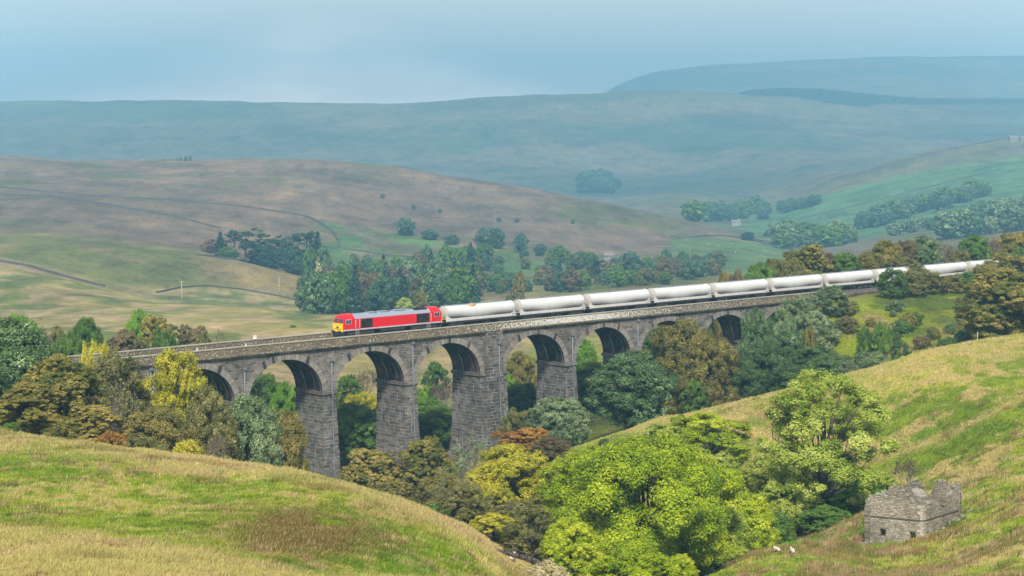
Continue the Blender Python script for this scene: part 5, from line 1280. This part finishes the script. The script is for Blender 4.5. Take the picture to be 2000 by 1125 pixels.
# --- woods, each tree on its own
def wood(n, poly, Yf, kinds, group, hr, seed, wide=(.5, .8), rows=None):
    """trees scattered in a patch of frame columns and distances"""
    r = random.Random(seed); k = 0; tries = 0; pts = []
    while k < n and tries < n*60:
        tries += 1
        px = r.uniform(poly[0], poly[1]); Y = r.uniform(*Yf(px))
        X = at(px, Y)[0]
        if any((X-a)**2+(Y-b)**2*.25 < (hr[0]*.28)**2 for a, b in pts): continue
        pts.append((X, Y)); kd, sp, lb = r.choices(kinds, [q[3] for q in kinds])[0][:3]
        h = r.uniform(*hr); zb = hxy(*at(px, Y)); yt = row(zb+h, Y); w = h*r.uniform(*wide)*(0.62 if kd == 'conifer' else 1)*F/Y
        plant(kd, sp, px, Y, yt, w, lb, "tree", group=group, big=2, sink=.2); k += 1
wood(95, (592, 925), lambda p: (800+max(0, p-640)*.2, 1160+max(0, p-700)*.3),
     [('conifer', 'spruce', "dark spruce in the mixed wood behind the locomotive", 5), ('dense', 'green', "green broadleaf tree in the mixed wood behind the locomotive", 4), ('dense', 'brown', "brown broadleaf tree in the mixed wood behind the locomotive", 2), ('dense', 'oak', "pale tipped tree in the mixed wood behind the locomotive", 3), ('dense', 'blue', "blue-green round tree in the mixed wood behind the locomotive", 3)],
     "trees of the mixed wood behind the locomotive", (13, 21), 5, (.45, .8))
wood(125, (885, 1405), lambda p: (980, 1330),
     [('dense', 'green', "green tree in the valley wood behind the first tank wagons", 4), ('dense', 'blue', "blue-green tree in the valley wood behind the first tank wagons", 4), ('dense', 'olive', "olive tree in the valley wood behind the first tank wagons", 3), ('conifer', 'spruce', "spruce in the valley wood behind the first tank wagons", 1), ('dense', 'brown', "brownish tree in the valley wood behind the first tank wagons", 2)],
     "trees of the valley wood behind the tank wagons", (6, 12), 6, (.7, 1.1))
A = [('pine', 'pinef', 480, 443, 44), ('pine', 'pinef', 455, 450, 40), ('conifer', 'spruce', 430, 452, 26), ('pine', 'pinef', 503, 447, 42), ('sycamore', 'purple', 418, 466, 44), ('dense', 'green', 445, 482, 44), ('pine', 'pinef', 528, 458, 44), ('dense', 'spruce', 505, 480, 46),
     ('pine', 'pinef', 545, 466, 36), ('dense', 'spruce', 545, 486, 50), ('pine', 'pinef', 575, 456, 44), ('pine', 'pinef', 598, 453, 44), ('conifer', 'spruce', 620, 452, 34), ('dense', 'spruce', 575, 482, 44), ('dense', 'purple', 592, 492, 44), ('conifer', 'spruce', 525, 478, 36), ('conifer', 'spruce', 560, 474, 36), ('dense', 'spruce', 612, 488, 40), ('conifer', 'spruce', 612, 478, 34)]
pine_lb = {'pine': "flat topped pine in the dark clump on the moor left of the mixed wood", 'conifer': "pointed spruce in the dark clump on the moor left of the mixed wood", 'dense': "round tree in the dark clump on the moor left of the mixed wood", 'sycamore': "brownish layered tree at the left end of the dark clump on the moor"}
for i, (k, s, px, yt, w) in enumerate(A):
    plant(k, s, px, 1135+(i*37) % 60, yt, w, {'green': "paler green tree low in the left half of the dark clump", 'purple': "purplish round tree at the right foot of the dark clump"}.get(s, pine_lb[k]) if k != 'sycamore' else pine_lb[k], "tree", group="trees of the dark clump on the moor", big=2, sink=.3)
M_ = [('conifer', 'spruce', 826, 900, 514, 22, "lone pointed spruce standing out of the mixed wood"), ('conifer', 'cream', 622, 1010, 500, 24, "pale yellow pointed tree at the left end of the mixed wood"), ('conifer', 'olive', 640, 830, 548, 50, "olive green spruce at the lower left of the mixed wood"),
      ('dense', 'oak', 620, 800, 530, 60, "big blue-green tree at the left end of the mixed wood"), ('dense', 'ash', 790, 780, 580, 34, "light green tree just above the locomotive roof"), ('dense', 'ochre', 822, 790, 566, 30, "ochre tree above the rear of the locomotive"), ('dense', 'olbrown', 1015, 900, 528, 26, "tall brownish tree above the first tank wagon"),
      ('pine', 'spruce', 1170, 1080, 508, 42, "dark flat topped tree above the third tank wagon"), ('dense', 'spruce', 1240, 1060, 502, 46, "big dark blue-green tree above the fourth tank wagon"), ('dense', 'green', 1205, 1070, 515, 50, "paler tree between the two dark ones above the tank wagons"), ('dense', 'spruce', 1290, 1080, 524, 70, "wide bluish tree above the fourth tank wagon"), ('dense', 'purple', 1345, 1090, 528, 60, "wide dull tree above the fifth tank wagon"), ('dense', 'olive', 1002, 800, 568, 28, "yellowish small tree at the first joint between tank wagons"),
      ('dense', 'spruce', 792, 1600, 424, 40, "highest lone tree on the moor above the mixed wood"), ('dense', 'spruce', 840, 1580, 447, 36, "second lone tree on the moor from the left"), ('dense', 'spruce', 882, 1570, 457, 30, "third lone tree on the moor from the left"), ('dense', 'spruce', 945, 1560, 444, 36, "left of a close pair of moorland trees"), ('dense', 'spruce', 968, 1570, 443, 34, "right of a close pair of moorland trees"),
      ('dense', 'spruce', 1017, 1560, 455, 28, "upright lone moorland tree right of the pair"), ('dense', 'spruce', 1055, 1550, 476, 26, "small moorland tree below the upright one"), ('dense', 'spruce', 1080, 1560, 484, 20, "tiny moorland tree right of the small one"), ('dense', 'spruce', 1136, 1560, 490, 26, "low round tree on the lower moor"), ('dense', 'spruce', 1200, 1600, 503, 28, "round tree by the distant barn"),
      ('dense', 'spruce', 1283, 1620, 503, 22, "small round tree in the valley field"), ('dense', 'purple', 1338, 1620, 498, 28, "round tree in the sheep pasture left"), ('dense', 'purple', 1383, 1620, 498, 40, "wide round tree in the sheep pasture right"), ('dense', 'spruce', 1460, 1790, 452, 26, "dark tree at the corner of the pale strip field"),
      ('conifer', 'spruce', 1496, 2000, 449, 12, "left spire of the small spruce block in the valley"), ('conifer', 'spruce', 1505, 2000, 448, 12, "middle spire of the small spruce block in the valley"), ('conifer', 'spruce', 1514, 2000, 450, 12, "right spire of the small spruce block in the valley"), ('dense', 'spruce', 1605, 2800, 371, 10, "lone dark tree high on the valley side")]
MOOR = {792: 460, 840: 468, 882: 478, 945: 484, 968: 486, 1017: 492, 1055: 500, 1080: 502, 1136: 506, 1200: 514, 1283: 522, 1338: 522, 1383: 524}
for k, s, px, Y, yt, w, lb in M_:
    if px in MOOR: Y = ground_y(px, MOOR[px], 1000, 2400); s = 'blue'
    plant(k, s, px, Y, yt, w, lb, "tree", big=2)
FAR = []
def line_of(n, p0, p1, yr, hr, group, lb, sp, seed, wide=(.9, 1.3), dy=6):
    r = random.Random(seed)
    for i in range(n):
        t = (i+r.random())/n; px = p0[0]+(p1[0]-p0[0])*t; yy = p0[1]+(p1[1]-p0[1])*t+r.uniform(-dy, dy)
        Y = min(max(ground_y(px, yy, yr[0], yr[1]), yr[0]), yr[1]); zb = hxy(*at(px, Y)); h = r.uniform(*hr)
        FAR.append((px, Y, zb-.3, h+.3, h*r.uniform(*wide), r.choice(sp), r.random()*6.28, i % 3))
line_of(26, (1525, 478), (1660, 486), (1700, 2200), (14, 22), "trees in the valley bottom behind the train", "hazy tree in the valley bottom behind the train", ['green', 'oak', 'silver'], 11, dy=12)
line_of(26, (1680, 446), (1925, 382), (1900, 2700), (13, 22), "trees of the slanting shelter belt", "hazy tree in the slanting belt on the right valley side", ['blue', 'oak', 'green'], 12, dy=7)
line_of(24, (1850, 462), (2020, 430), (1500, 2300), (14, 24), "trees in the valley at the right edge", "hazy tree in the cluster at the right edge of the valley", ['oak', 'blue', 'silver'], 13, dy=22)
line_of(18, (1355, 436), (1500, 418), (2000, 3200), (16, 26), "trees round the white farmhouse", "hazy tree in the far group round the white farmhouse", ['blue', 'green'], 14, dy=9)
line_of(12, (1520, 418), (1600, 396), (2300, 3000), (10, 17), "hedgerow trees on the far valley side", "hazy hedgerow tree on the far valley side", ['blue'], 15, dy=4)
line_of(8, (1740, 462), (1850, 440), (1700, 2300), (9, 16), "scattered trees in the pasture right of the belt", "hazy scattered tree in the pasture below the belt", ['blue', 'silver'], 16, dy=9)
line_of(12, (1135, 372), (1205, 372), (3500, 4100), (22, 38), "trees of the dark copse on the far hill", "hazy tree in the dark copse at the foot of the far hill", ['blue'], 17, (.7, 1), dy=9)
line_of(5, (346, 315), (376, 315), (1980, 2040), (3.5, 6), "trees on the moor skyline", "tiny hazy tree on the skyline of the brown moor", ['blue'], 18, (.3, .5), dy=1)
line_of(6, (700, 352), (1120, 560), (1700, 1900), (3, 5), "shrubs dotted on the moor", "tiny shrub dotted on the brown moor", ['blue'], 19, (.9, 1.2), dy=20)
def far_woods():
    # past three hundred trees of a kind, the farthest and smallest become one hazy mass
    mats = sorted({q[5] for q in FAR}); V = []; Rn = []; Mi = []
    base = []
    for v_ in range(3):
        cm, tm, h0, r0 = proto('dense', v_, 2); n = len(cm.vertices); co = np.empty(n*3, np.float32); cm.vertices.foreach_get("co", co); co = co.reshape(-1, 4, 3)
        rn = np.empty(n//4, np.float32); cm.attributes["rnd"].data.foreach_get("value", rn); k = RG(v_).rand(n//4) < .3; co = co[k]; c = co.mean(1, keepdims=True); base.append(((c+(co-c)*1.8), rn[k], h0, r0))
    for (px, Y, z, H, w, sp_, a, v_) in FAR:
        co, rn, h0, r0 = base[v_]; x, y = at(px, Y); s = w/(2*r0); q = co*np.array([s, s, H/h0]); ca, sa = math.cos(a), math.sin(a)
        V.append(np.stack([q[..., 0]*ca-q[..., 1]*sa+x, q[..., 0]*sa+q[..., 1]*ca+y, q[..., 2]+z], -1).reshape(-1, 3)); Rn.append(rn); Mi.append(np.full(len(rn), mats.index(sp_), np.int32))
    me = np_mesh("distant_woodland", np.concatenate(V), 4, None, {"rnd": ('FACE', 'FLOAT', np.concatenate(Rn))})
    for s_ in mats: me.materials.append(SP[s_])
    me.polygons.foreach_set("material_index", np.concatenate(Mi)); o = link_mesh("distant_woodland", me); tag(o, "hazy far woodland belts, copses and hedgerow trees across the valley", "woodland", None, 'stuff')
far_woods()
print("trees", NT, round(time.time()-T0, 1))

# --- plantation on the skyline: one mass
def plantation():
    r = RG(8); P = []; N = []
    n = 5200
    px = 1442+(2120-1442)*r.rand(n)**.9; Y = np.zeros(n)
    lo = np.interp(px, [1442, 1500, 1690, 1760, 2120], [4860, 4830, 4760, 4880, 4890])
    Y = lo+r.rand(n)*150
    X = (px-1000)/F*Y; z0 = height(X, Y); top = np.interp(px, [1442, 1470, 1520, 1600, 1720, 1800, 2120], [180, 174, 170, 172, 184, 191, 192]); h = np.clip((ZC-(top-HY)/F*Y)-z0, 6, 34)*(.82+.2*r.rand(n))
    V = []; k = 5
    for q in range(3):
        a = 2*np.pi*np.arange(k)/k
        rad = h*.20*(1-q*.25)
        for j in range(k):
            a0, a1 = a[j]+q, a[(j+1) % k]+q; zz = z0+h*(.05+.27*q)
            V.append(np.stack([np.stack([X+rad*np.cos(a0), Y+rad*np.sin(a0), zz], 1), np.stack([X+rad*np.cos(a1), Y+rad*np.sin(a1), zz], 1), np.stack([X, Y, z0+h*(.5+.25*q)], 1)], 1))
    V = np.concatenate(V).reshape(-1, 3)
    me = np_mesh("plantation", V, 3, paint("plantation needles", (0.014, 0.034, 0.026), .9, 0, 0)); o = link_mesh("conifer_plantation", me)
    tag(o, "dark conifer plantation along the far right skyline", "plantation", None, 'stuff')
plantation()

# ================================================================== grass
def blades(name, N, region, Yr, hrange, seed, label, per=7, keep=None):
    r = RG(seed); u = r.rand(N); Y = Yr[0]*(Yr[1]/Yr[0])**u; px = region[0]+(region[1]-region[0])*r.rand(N); X = (px-1000)/F*Y
    z = height(X, Y); yy = row(z, Y)
    m_ = (yy < 1165) & (yy > 640)
    if keep is not None: m_ &= keep(px, Y, yy)
    # only where the slope is open to the sky side of the view: cull hidden back slopes cheaply
    X, Y, z, px, yy = X[m_], Y[m_], z[m_], px[m_], yy[m_]; n = len(X)
    c = land_colour(X, Y, px, yy)
    tall = sstep(.30, .62, fbm(X/2.2, Y/2.6, 91, 3)); strawness = np.clip((c[:, 0]-c[:, 1])*9+.35, 0, 1)
    h = hrange[0]+(hrange[1]-hrange[0])*(tall*.55+strawness*.45)*(.5+.6*r.rand(n))
    wind = np.array([.55, .15])
    k = per; tot = n*k
    bx = np.repeat(X, k)+r.normal(size=tot)*.14; by = np.repeat(Y, k)+r.normal(size=tot)*.14; bz = np.repeat(z, k)-.03
    hh = np.repeat(h, k)*(.55+.6*r.rand(tot)); a = r.rand(tot)*6.28; lean = hh*(.25+.5*r.rand(tot))
    w = .022+.05*r.rand(tot)*np.repeat(.5+Y/250, k)
    tx = bx+np.cos(a)*lean*.6+wind[0]*lean; ty = by+np.sin(a)*lean*.6+wind[1]*lean; tz = bz+hh
    a2 = r.rand(tot)*6.28; dx, dy = np.cos(a2)*w, np.sin(a2)*w
    V = np.stack([np.stack([bx-dx, by-dy, bz], 1), np.stack([bx+dx, by+dy, bz], 1), np.stack([tx, ty, tz], 1)], 1).reshape(-1, 3)
    cc = np.repeat(c, k, 0)*(.75+.75*r.rand(tot, 1)); dry = (r.rand(tot) < .06+.24*np.repeat(strawness, k))[:, None]
    cc = np.where(dry, cc*.5+np.array([[.52, .43, .20]])*.55, cc*np.array([[1.0, 1.05, 1.0]]))
    cc = np.concatenate([np.clip(cc, 0, .8), np.ones((tot, 1))], 1)
    me = np_mesh(name, V, 3, M_GRASS, {"Col": ('FACE', 'FLOAT_COLOR', cc)}); o = link_mesh(name, me); tag(o, label, "grass", None, 'stuff'); print(name, tot)
m, t, p, o = mat_new("grass blades"); M_GRASS = m
a = nd(t, 'ShaderNodeAttribute', attribute_name="Col"); t.links.new(a.outputs['Color'], p.inputs['Base Color']); p.inputs['Roughness'].default_value = .8; p.inputs['Specular IOR Level'].default_value = .15
tr = nd(t, 'ShaderNodeBsdfTranslucent'); t.links.new(a.outputs['Color'], tr.inputs[0]); mx = nd(t, 'ShaderNodeMixShader', {0: .4}); t.links.new(p.outputs[0], mx.inputs[1]); t.links.new(tr.outputs[0], mx.inputs[2]); t.links.new(mx.outputs[0], o.inputs[0])
blades("hill_grass", 120000, (-90, 1010), (94, 212), (.09, .50), 31, "green and straw coloured grass covering the left foreground hill")
blades("slope_grass", 120000, (1010, 2090), (138, 312), (.10, .48), 32, "tussocky green and straw grass on the right foreground hillside", keep=lambda px, Y, yy: ~((px > 1685) & (px < 1890) & (Y > 204.5) & (Y < 214)))
blades("bank_grass", 26000, (1560, 2050), (330, 420), (.2, .8), 33, "rough weeds and grass on the railway embankment", per=6)

def clumps(name, n, region, Yr, seed, label, test, hr=(.45, .95), per=46):
    r = RG(seed); Y = Yr[0]*(Yr[1]/Yr[0])**r.rand(n); px = region[0]+(region[1]-region[0])*r.rand(n); X = (px-1000)/F*Y; z = height(X, Y); yy = row(z, Y)
    k = test(px, Y, yy, X, r.rand(n)); X, Y, px, yy = X[k], Y[k], px[k], yy[k]; n = len(X); tot = n*per
    s = np.repeat(.35+.55*r.rand(n), per); a0 = r.rand(tot)*6.28; q = np.sqrt(r.rand(tot))
    bx = np.repeat(X, per)+np.cos(a0)*q*s; by = np.repeat(Y, per)+np.sin(a0)*q*s; bz = height(bx, by)-.04
    hh = np.repeat(hr[0]+(hr[1]-hr[0])*r.rand(n), per)*(1.1-.5*q)*(.6+.5*r.rand(tot)); w = .02+.03*r.rand(tot); a2 = r.rand(tot)*6.28; dx, dy = np.cos(a2)*w, np.sin(a2)*w
    tx = bx+np.cos(a0)*hh*q*.6+.15*hh; ty = by+np.sin(a0)*hh*q*.6
    V = np.stack([np.stack([bx-dx, by-dy, bz], 1), np.stack([bx+dx, by+dy, bz], 1), np.stack([tx, ty, bz+hh], 1)], 1).reshape(-1, 3)
    pal = np.array([[.40, .27, .14], [.46, .36, .18], [.20, .17, .05], [.13, .17, .03], [.30, .19, .08]]); cc = np.repeat(pal[r.randint(0, 5, n)], per, 0)*(.6+.8*r.rand(tot, 1))
    me = np_mesh(name, V, 3, M_GRASS, {"Col": ('FACE', 'FLOAT_COLOR', np.concatenate([np.clip(cc, 0, .8), np.ones((tot, 1))], 1))}); o = link_mesh(name, me); tag(o, label, "rushes", None, 'stuff'); print(name, tot)
clumps("slope_rushes", 9000, (1400, 2080), (150, 300), 51, "reddish and olive rush clumps round the barn and lower right slope", lambda px, Y, yy, X, u: (yy > 760) & (yy < 1160) & ~((px > 1680) & (px < 1895) & (Y > 203) & (Y < 216)) & (u < .08+.75*sstep(.50, .62, fbm(X/6, Y/8, 95, 3))*(sstep(860, 1000, yy)*.9+.1)))
clumps("hill_rushes", 7000, (-60, 1000), (96, 205), 52, "rush clumps scattered over the left foreground hill", lambda px, Y, yy, X, u: (yy < 1160) & (u < .05+.6*sstep(.52, .64, fbm(X/5, Y/7, 96, 3))), (.3, .6))

# ================================================================== walls, poles, sheep, far buildings, fence
M_DW = stone("dry stone wall", .6, .25, (0.045, 0.042, 0.038), (0.15, 0.14, 0.12), (0.05, 0.05, 0.045), .02, .05, .3)
def wall_line(pts, label, h=1.5, w=.8, n=26):
    h *= .8; w *= .7
    P = []
    xs = [p[0] for p in pts]; t = np.linspace(0, 1, n); cum = np.cumsum([0]+[math.hypot(b[0]-a[0], b[1]-a[1]) for a, b in zip(pts, pts[1:])]); cum = cum/cum[-1]
    px = np.interp(t, cum, xs); yy = np.interp(t, cum, [p[1] for p in pts])
    Ys = [ground_y(a, b, 350, 3400) for a, b in zip(px, yy)]
    Ys = np.convolve(np.pad(Ys, 1, mode='edge'), [.25, .5, .25], 'valid')
    c = np.array([[*at(a, b)] for a, b in zip(px, Ys)]); m = MB()
    d = unit(np.gradient(c, axis=0)); nr = np.stack([-d[:, 1], d[:, 0]], 1)
    z = np.array([hxy(*q) for q in c])
    for i in range(n-1):
        q = []
        for j in (i, i+1):
            a_, b_ = c[j]+nr[j]*w/2, c[j]-nr[j]*w/2; q.append([(a_[0], a_[1], z[j]-1), (a_[0], a_[1], z[j]+h), (b_[0], b_[1], z[j]+h), (b_[0], b_[1], z[j]-1)])
        for k in range(3): m.face([q[0][k], q[1][k], q[1][k+1], q[0][k+1]])
    m.face(q[1]); o = m.build("dry_stone_wall", M_DW); tag(o, label, "wall")
wall_line([(-20, 365), (180, 384), (330, 392), (480, 405), (600, 423), (640, 445), (662, 470), (664, 486)], "long upper stone wall curving across the moor to the green patch", 1.7, 1.0, 50)
wall_line([(-20, 380), (100, 386), (200, 400), (330, 422), (430, 447)], "second stone wall on the moor running down to the dark clump", 1.7, 1.0, 40)
wall_line([(-20, 508), (60, 522), (120, 540), (205, 561)], "stone wall slanting down the field at the left edge", 1.5, .9, 24)
wall_line([(305, 573), (350, 563), (400, 559), (470, 566), (540, 578), (600, 592)], "curved stone wall behind the telegraph pole", 1.0, .7, 30)
wall_line([(385, 499), (460, 508), (520, 520), (600, 542)], "stone wall along the foot of the dark clump of trees", 1.5, .9, 24)
wall_line([(1310, 462), (1330, 466), (1400, 460), (1450, 466), (1540, 487)], "stone wall along the top of the green sheep pasture", 1.5, 1.0, 24)
wall_line([(1440, 462), (1500, 473), (1550, 490)], "pale wall below the strip field in the valley", 1.4, 1.0, 14)
wall_line([(670, 486), (760, 500), (860, 506), (960, 518)], "low stone wall across the green rough pasture", 1.3, .9, 24)
wall_line([(1500, 443), (1600, 420), (1700, 395), (1830, 362), (1960, 330)], "far stone wall climbing the right valley side", 1.8, 1.3, 40)
wall_line([(1560, 470), (1680, 440), (1800, 412)], "lower far stone wall on the right valley side", 1.8, 1.3, 24)
wall_line([(1620, 352), (1700, 333), (1850, 293), (1960, 272)], "highest stone wall near the crest of the right hill", 1.8, 1.3, 30)
M_WOOD = paint("bleached wood", (0.42, 0.38, 0.32), .8)
def pole(px, yb, yt, Y0, label, arms):
    Y = ground_y(px, yb, 400, 2000) if Y0 is None else Y0
    x, y = at(px, Y); z = hxy(x, y); h = ZC-(yt-HY)/F*Y-z
    o = empty("telegraph_pole", (x, y, z-.5)); tag(o, label, "pole")
    m = MB(); m.tube([(0, 0, 0), (0, 0, h*.5), (0, 0, h+.5)], [.2, .17, .13], 8); m.build("post", M_WOOD, o)
    if arms:
        m = MB(); m.box(-1.0, 1.0, -.07, .07, h+.12, h+.26); m.build("crossarm", M_WOOD, o)
        m = MB()
        for q in (-.9, 0, .9): m.lathe_x([(-.05, .0), (-.05, .07), (.05, .07), (.05, 0)], 8, 0, h+.36) if 0 else m.tube([(q, 0, h+.26), (q, 0, h+.45)], .06, 6)
        m.build("insulators", M_WHITE, o)
pole(355, 592, 549, None, "tall bare telegraph pole standing in the straw field at left", True)
pole(545, 577, 541, None, "thin distant pole right of the telegraph pole", False)
# fence posts along the right crest
rf_ = random.Random(9); fo = None
fpx = [1176, 1190, 1203, 1218, 1236, 1250, 1266, 1284, 1300, 1316, 1334, 1352]
x0, y0 = at(1176, 258); fo = empty("post_fence", (x0, y0, hxy(x0, y0))); tag(fo, "row of thin old fence posts along the straw crest before the deep green tree", "fence")
pprev = None; prev_t = None
for px in fpx:
    Y = 257+(px-1176)*.045; x, y = at(px, Y); z = hxy(x, y); h = rf_.uniform(.6, .95); m = MB(); m.tube([(x-x0, y-y0, z-fo.location.z-.3), (x-x0+rf_.uniform(-.06, .06), y-y0, z-fo.location.z+h)], .055, 6); m.build("post", M_WOOD, fo)
    tp_ = (x-x0, y-y0, z-fo.location.z+.8)
    if pprev: m = MB(); m.tube([pprev, tp_], .012, 4); m.build("wire", M_WOOD, fo)
    pprev = tp_
px, Y = 1909, 303; x, y = at(px, Y); o = empty("fence_post", (x, y, hxy(x, y)-.2)); tag(o, "single thin post on the crest right of the green bank", "post")
m = MB(); m.tube([(0, 0, 0), (.03, 0, 1.7)], .06, 6); m.build("post", M_WOOD, o)

# sheep
def sheep_mesh():
    m, t, p, o = mat_new("fleece and black face"); oc = nd(t, 'ShaderNodeTexCoord').outputs['Object']; s = nd(t, 'ShaderNodeSeparateXYZ'); t.links.new(oc, s.inputs[0])
    f1 = ramp(t, s.outputs[0], [(.50, (0, 0, 0)), (.53, (1, 1, 1))]); f2 = ramp(t, s.outputs[2], [(.27, (1, 1, 1)), (.30, (0, 0, 0))])
    f = mth(t, 'MAXIMUM', f1, f2); n = noise(t, oc, 14, 4, .7)
    c = mixc(t, f, ramp(t, n, [(.3, (.30, .28, .23)), (.7, (.52, .50, .43))]), (.02, .018, .016)); t.links.new(c, p.inputs['Base Color']); p.inputs['Roughness'].default_value = .95
    bp = nd(t, 'ShaderNodeBump', {'Strength': .8, 'Distance': .03, 'Height': n}); t.links.new(bp.outputs[0], p.inputs['Normal'])
    V = [((-.30, 0, .58), .20), ((-.10, 0, .56), .25), ((.15, 0, .57), .24), ((.34, 0, .62), .18), ((.47, 0, .74), .11), ((.58, 0, .80), .085), ((.72, 0, .73), .055),
         ((-.32, .12, .36), .07), ((-.36, .12, .20), .04), ((-.33, .12, .02), .035), ((-.32, -.12, .36), .07), ((-.36, -.12, .20), .04), ((-.33, -.12, .02), .035),
         ((.26, .11, .34), .06), ((.27, .11, .18), .035), ((.26, .11, .02), .033), ((.26, -.11, .34), .06), ((.27, -.11, .18), .035), ((.26, -.11, .02), .033),
         ((.56, .12, .83), .03), ((.56, -.12, .83), .03), ((-.45, 0, .48), .04)]
    E = [(0, 1), (1, 2), (2, 3), (3, 4), (4, 5), (5, 6), (0, 7), (7, 8), (8, 9), (0, 10), (10, 11), (11, 12), (3, 13), (13, 14), (14, 15), (3, 16), (16, 17), (17, 18), (5, 19), (5, 20), (0, 21)]
    me = bpy.data.meshes.new("sheep_skeleton"); me.from_pydata([v for v, _ in V], E, []); ob = bpy.data.objects.new("tmp", me); COL.objects.link(ob)
    md = ob.modifiers.new("skin", 'SKIN'); sk = me.skin_vertices[0].data
    for i, (_, rr_) in enumerate(V): sk[i].radius = (rr_, rr_)
    sk[0].use_root = True
    s2 = ob.modifiers.new("sub", 'SUBSURF'); s2.levels = 2
    dg = bpy.context.evaluated_depsgraph_get(); res = bpy.data.meshes.new_from_object(ob.evaluated_get(dg)); bpy.data.objects.remove(ob)
    res.materials.clear(); res.materials.append(m); res.polygons.foreach_set("use_smooth", np.ones(len(res.polygons), bool)); return res
SHM = sheep_mesh()
def sheep(px, yy, lb, rz, lo, hi, group=None, s=1.3):
    Y = ground_y(px, yy, lo, hi); x, y = at(px, Y); o = link_mesh("sheep", SHM); o.location = (x, y, hxy(x, y)-.02); o.rotation_euler = (0, 0, rz); o.scale = (s*.8,)*3; tag(o, lb, "sheep", group)
sheep(1548, 1084, "black faced sheep on the bright green bank left of the barn", 1.9, 180, 240, None, 1.15)
sheep(1518, 1080, "white sheep at the edge of the shade left of the black faced one", 2.6, 180, 240, None, 1.05)
sheep(1001, 1100, "white sheep down by the stream at the foot of the left hill", 1.2, 120, 240, None, 1.4)
sheep(1668, 962, "white sheep lying on the slope between the ash tree and the barn", 3.3, 240, 280, None, 1.6)
rs_ = random.Random(5)
for i in range(16): sheep(rs_.uniform(1318, 1500), rs_.uniform(474, 496), "tiny white sheep grazing in the far green pasture", rs_.random()*6, 1300, 2200, "sheep in the far pasture", 1.7)

# far farm buildings
M_LIME = paint("grey stone wall", (0.20, 0.19, 0.18), .9); M_SLATE = paint("slate roof", (0.16, 0.15, 0.15), .8); M_WASH = paint("whitewashed wall", (0.30, 0.28, 0.26), .9); M_WIN = paint("dark window", (0.02, 0.02, 0.025), .4)
def house(px, yb, wpx, name, label, cat, wall, lo=1200, hi=3600, asp=.55, eave=5.0, chim=True, rz=0.1):
    Y = ground_y(px, yb, lo, hi); x, y = at(px, Y); L = wpx/F*Y; D = min(L*asp, 9); o = empty(name, (x, y, hxy(x, y)-.5), (0, 0, rz)); tag(o, label, cat)
    m = MB(); m.box(-L/2, L/2, -D/2, D/2, -1.5, eave+.5); m.prism([(-D/2, eave+.5), (D/2, eave+.5), (0, eave+.4+D*.36)], -L/2, L/2); m.build("wall", wall, o)
    m = MB(); r0 = D*.40
    for sg in (-1, 1):
        a_, b_ = (sg*(D/2+.35), eave+.35), (0, eave+.62+D*.37)
        m.face([(-L/2-.3, *a_), (L/2+.3, *a_), (L/2+.3, *b_), (-L/2-.3, *b_)]); m.face([(-L/2-.3, a_[0], a_[1]-.18), (L/2+.3, a_[0], a_[1]-.18), (L/2+.3, *a_), (-L/2-.3, *a_)])
    rf = m.build("roof", M_SLATE, o)
    if chim:
        for q in (-L/2+.6, L/2-.6): m = MB(); m.box(q-.45, q+.45, -.4, .4, eave+D*.3, eave+D*.37+2.0); m.build("chimney", wall, rf)
    nw = max(2, int(L/4))
    for i in range(nw):
        for zz in ((1.3, 3.6) if chim else (2.0,)):
            q = -L/2+L*(i+.5)/nw; m = MB(); m.box(q-.5, q+.5, -D/2-.05, -D/2+.02, zz+.5, zz+1.8); m.build("window", M_WIN, o)
house(1437, 441, 17, "farmhouse", "white farmhouse among hazy trees below the far valley side", "farmhouse", M_WASH, 2000, 3600)
house(1979, 277, 17, "farmhouse", "dark farmhouse on the skyline of the right hill", "farmhouse", M_LIME, 2300, 2960, .6, 6)
house(1998, 274, 12, "stone_outbuilding", "outbuilding right of the farmhouse on the right hill", "barn", M_LIME, 2300, 2960, .6, 4, False)
house(1188, 508, 18, "field_barn", "small pale field barn beside a round tree in the valley", "barn", M_LIME, 1200, 2200, .6, 3.6, False)
house(1297, 510, 20, "field_barn", "long low field barn in the valley left of the sheep pasture", "barn", M_LIME, 1200, 2200, .6, 3.2, False)

# fallen trunk by the stream
xx, yy_ = at(1022, 175); o = empty("fallen_trunk", (xx, yy_, hxy(xx, yy_)+.2)); tag(o, "dark fallen trunk lying by the stream below the yellow trees", "log")
r = RG(3); pths = [(bend(r, [-2.6, 0, 1.7], [1.6, .3, .1], 8, .04), np.linspace(.12, .34, 8))]+[(bend(r, [-1.2+.5*k, 0, 1.2-.2*k], [-2+.8*k, r.normal()*.8, 2.2-.2*k], 5, .1), np.linspace(.12, .03, 5)) for k in range(5)]
tv, tf = tubes(pths, 7); me = np_mesh("trunk", tv, 4, B_DARK, None, True, tf); link_mesh("trunk", me, o)

# ================================================================== haze
hm = bpy.data.materials.new("haze air"); hm.use_nodes = True; ht = hm.node_tree; ht.nodes.clear()
ho = ht.nodes.new('ShaderNodeOutputMaterial'); hv = ht.nodes.new('ShaderNodeVolumePrincipled')
hv.inputs['Color'].default_value = (0.228, 0.54, 0.755, 1); hv.inputs['Density'].default_value = 0.00025; hv.inputs['Anisotropy'].default_value = 0.0
ht.links.new(hv.outputs[0], ho.inputs['Volume'])
zlo = ZC-200; zhi = float(ZC+308)
m = MB(); m.box(-3013, 3127, -217, 8391, zlo, zhi); o = m.build("haze", hm); tag(o, "pale blue haze filling the valley air", None, None, 'stuff')
o.visible_shadow = True
print("done", round(time.time()-T0, 1))
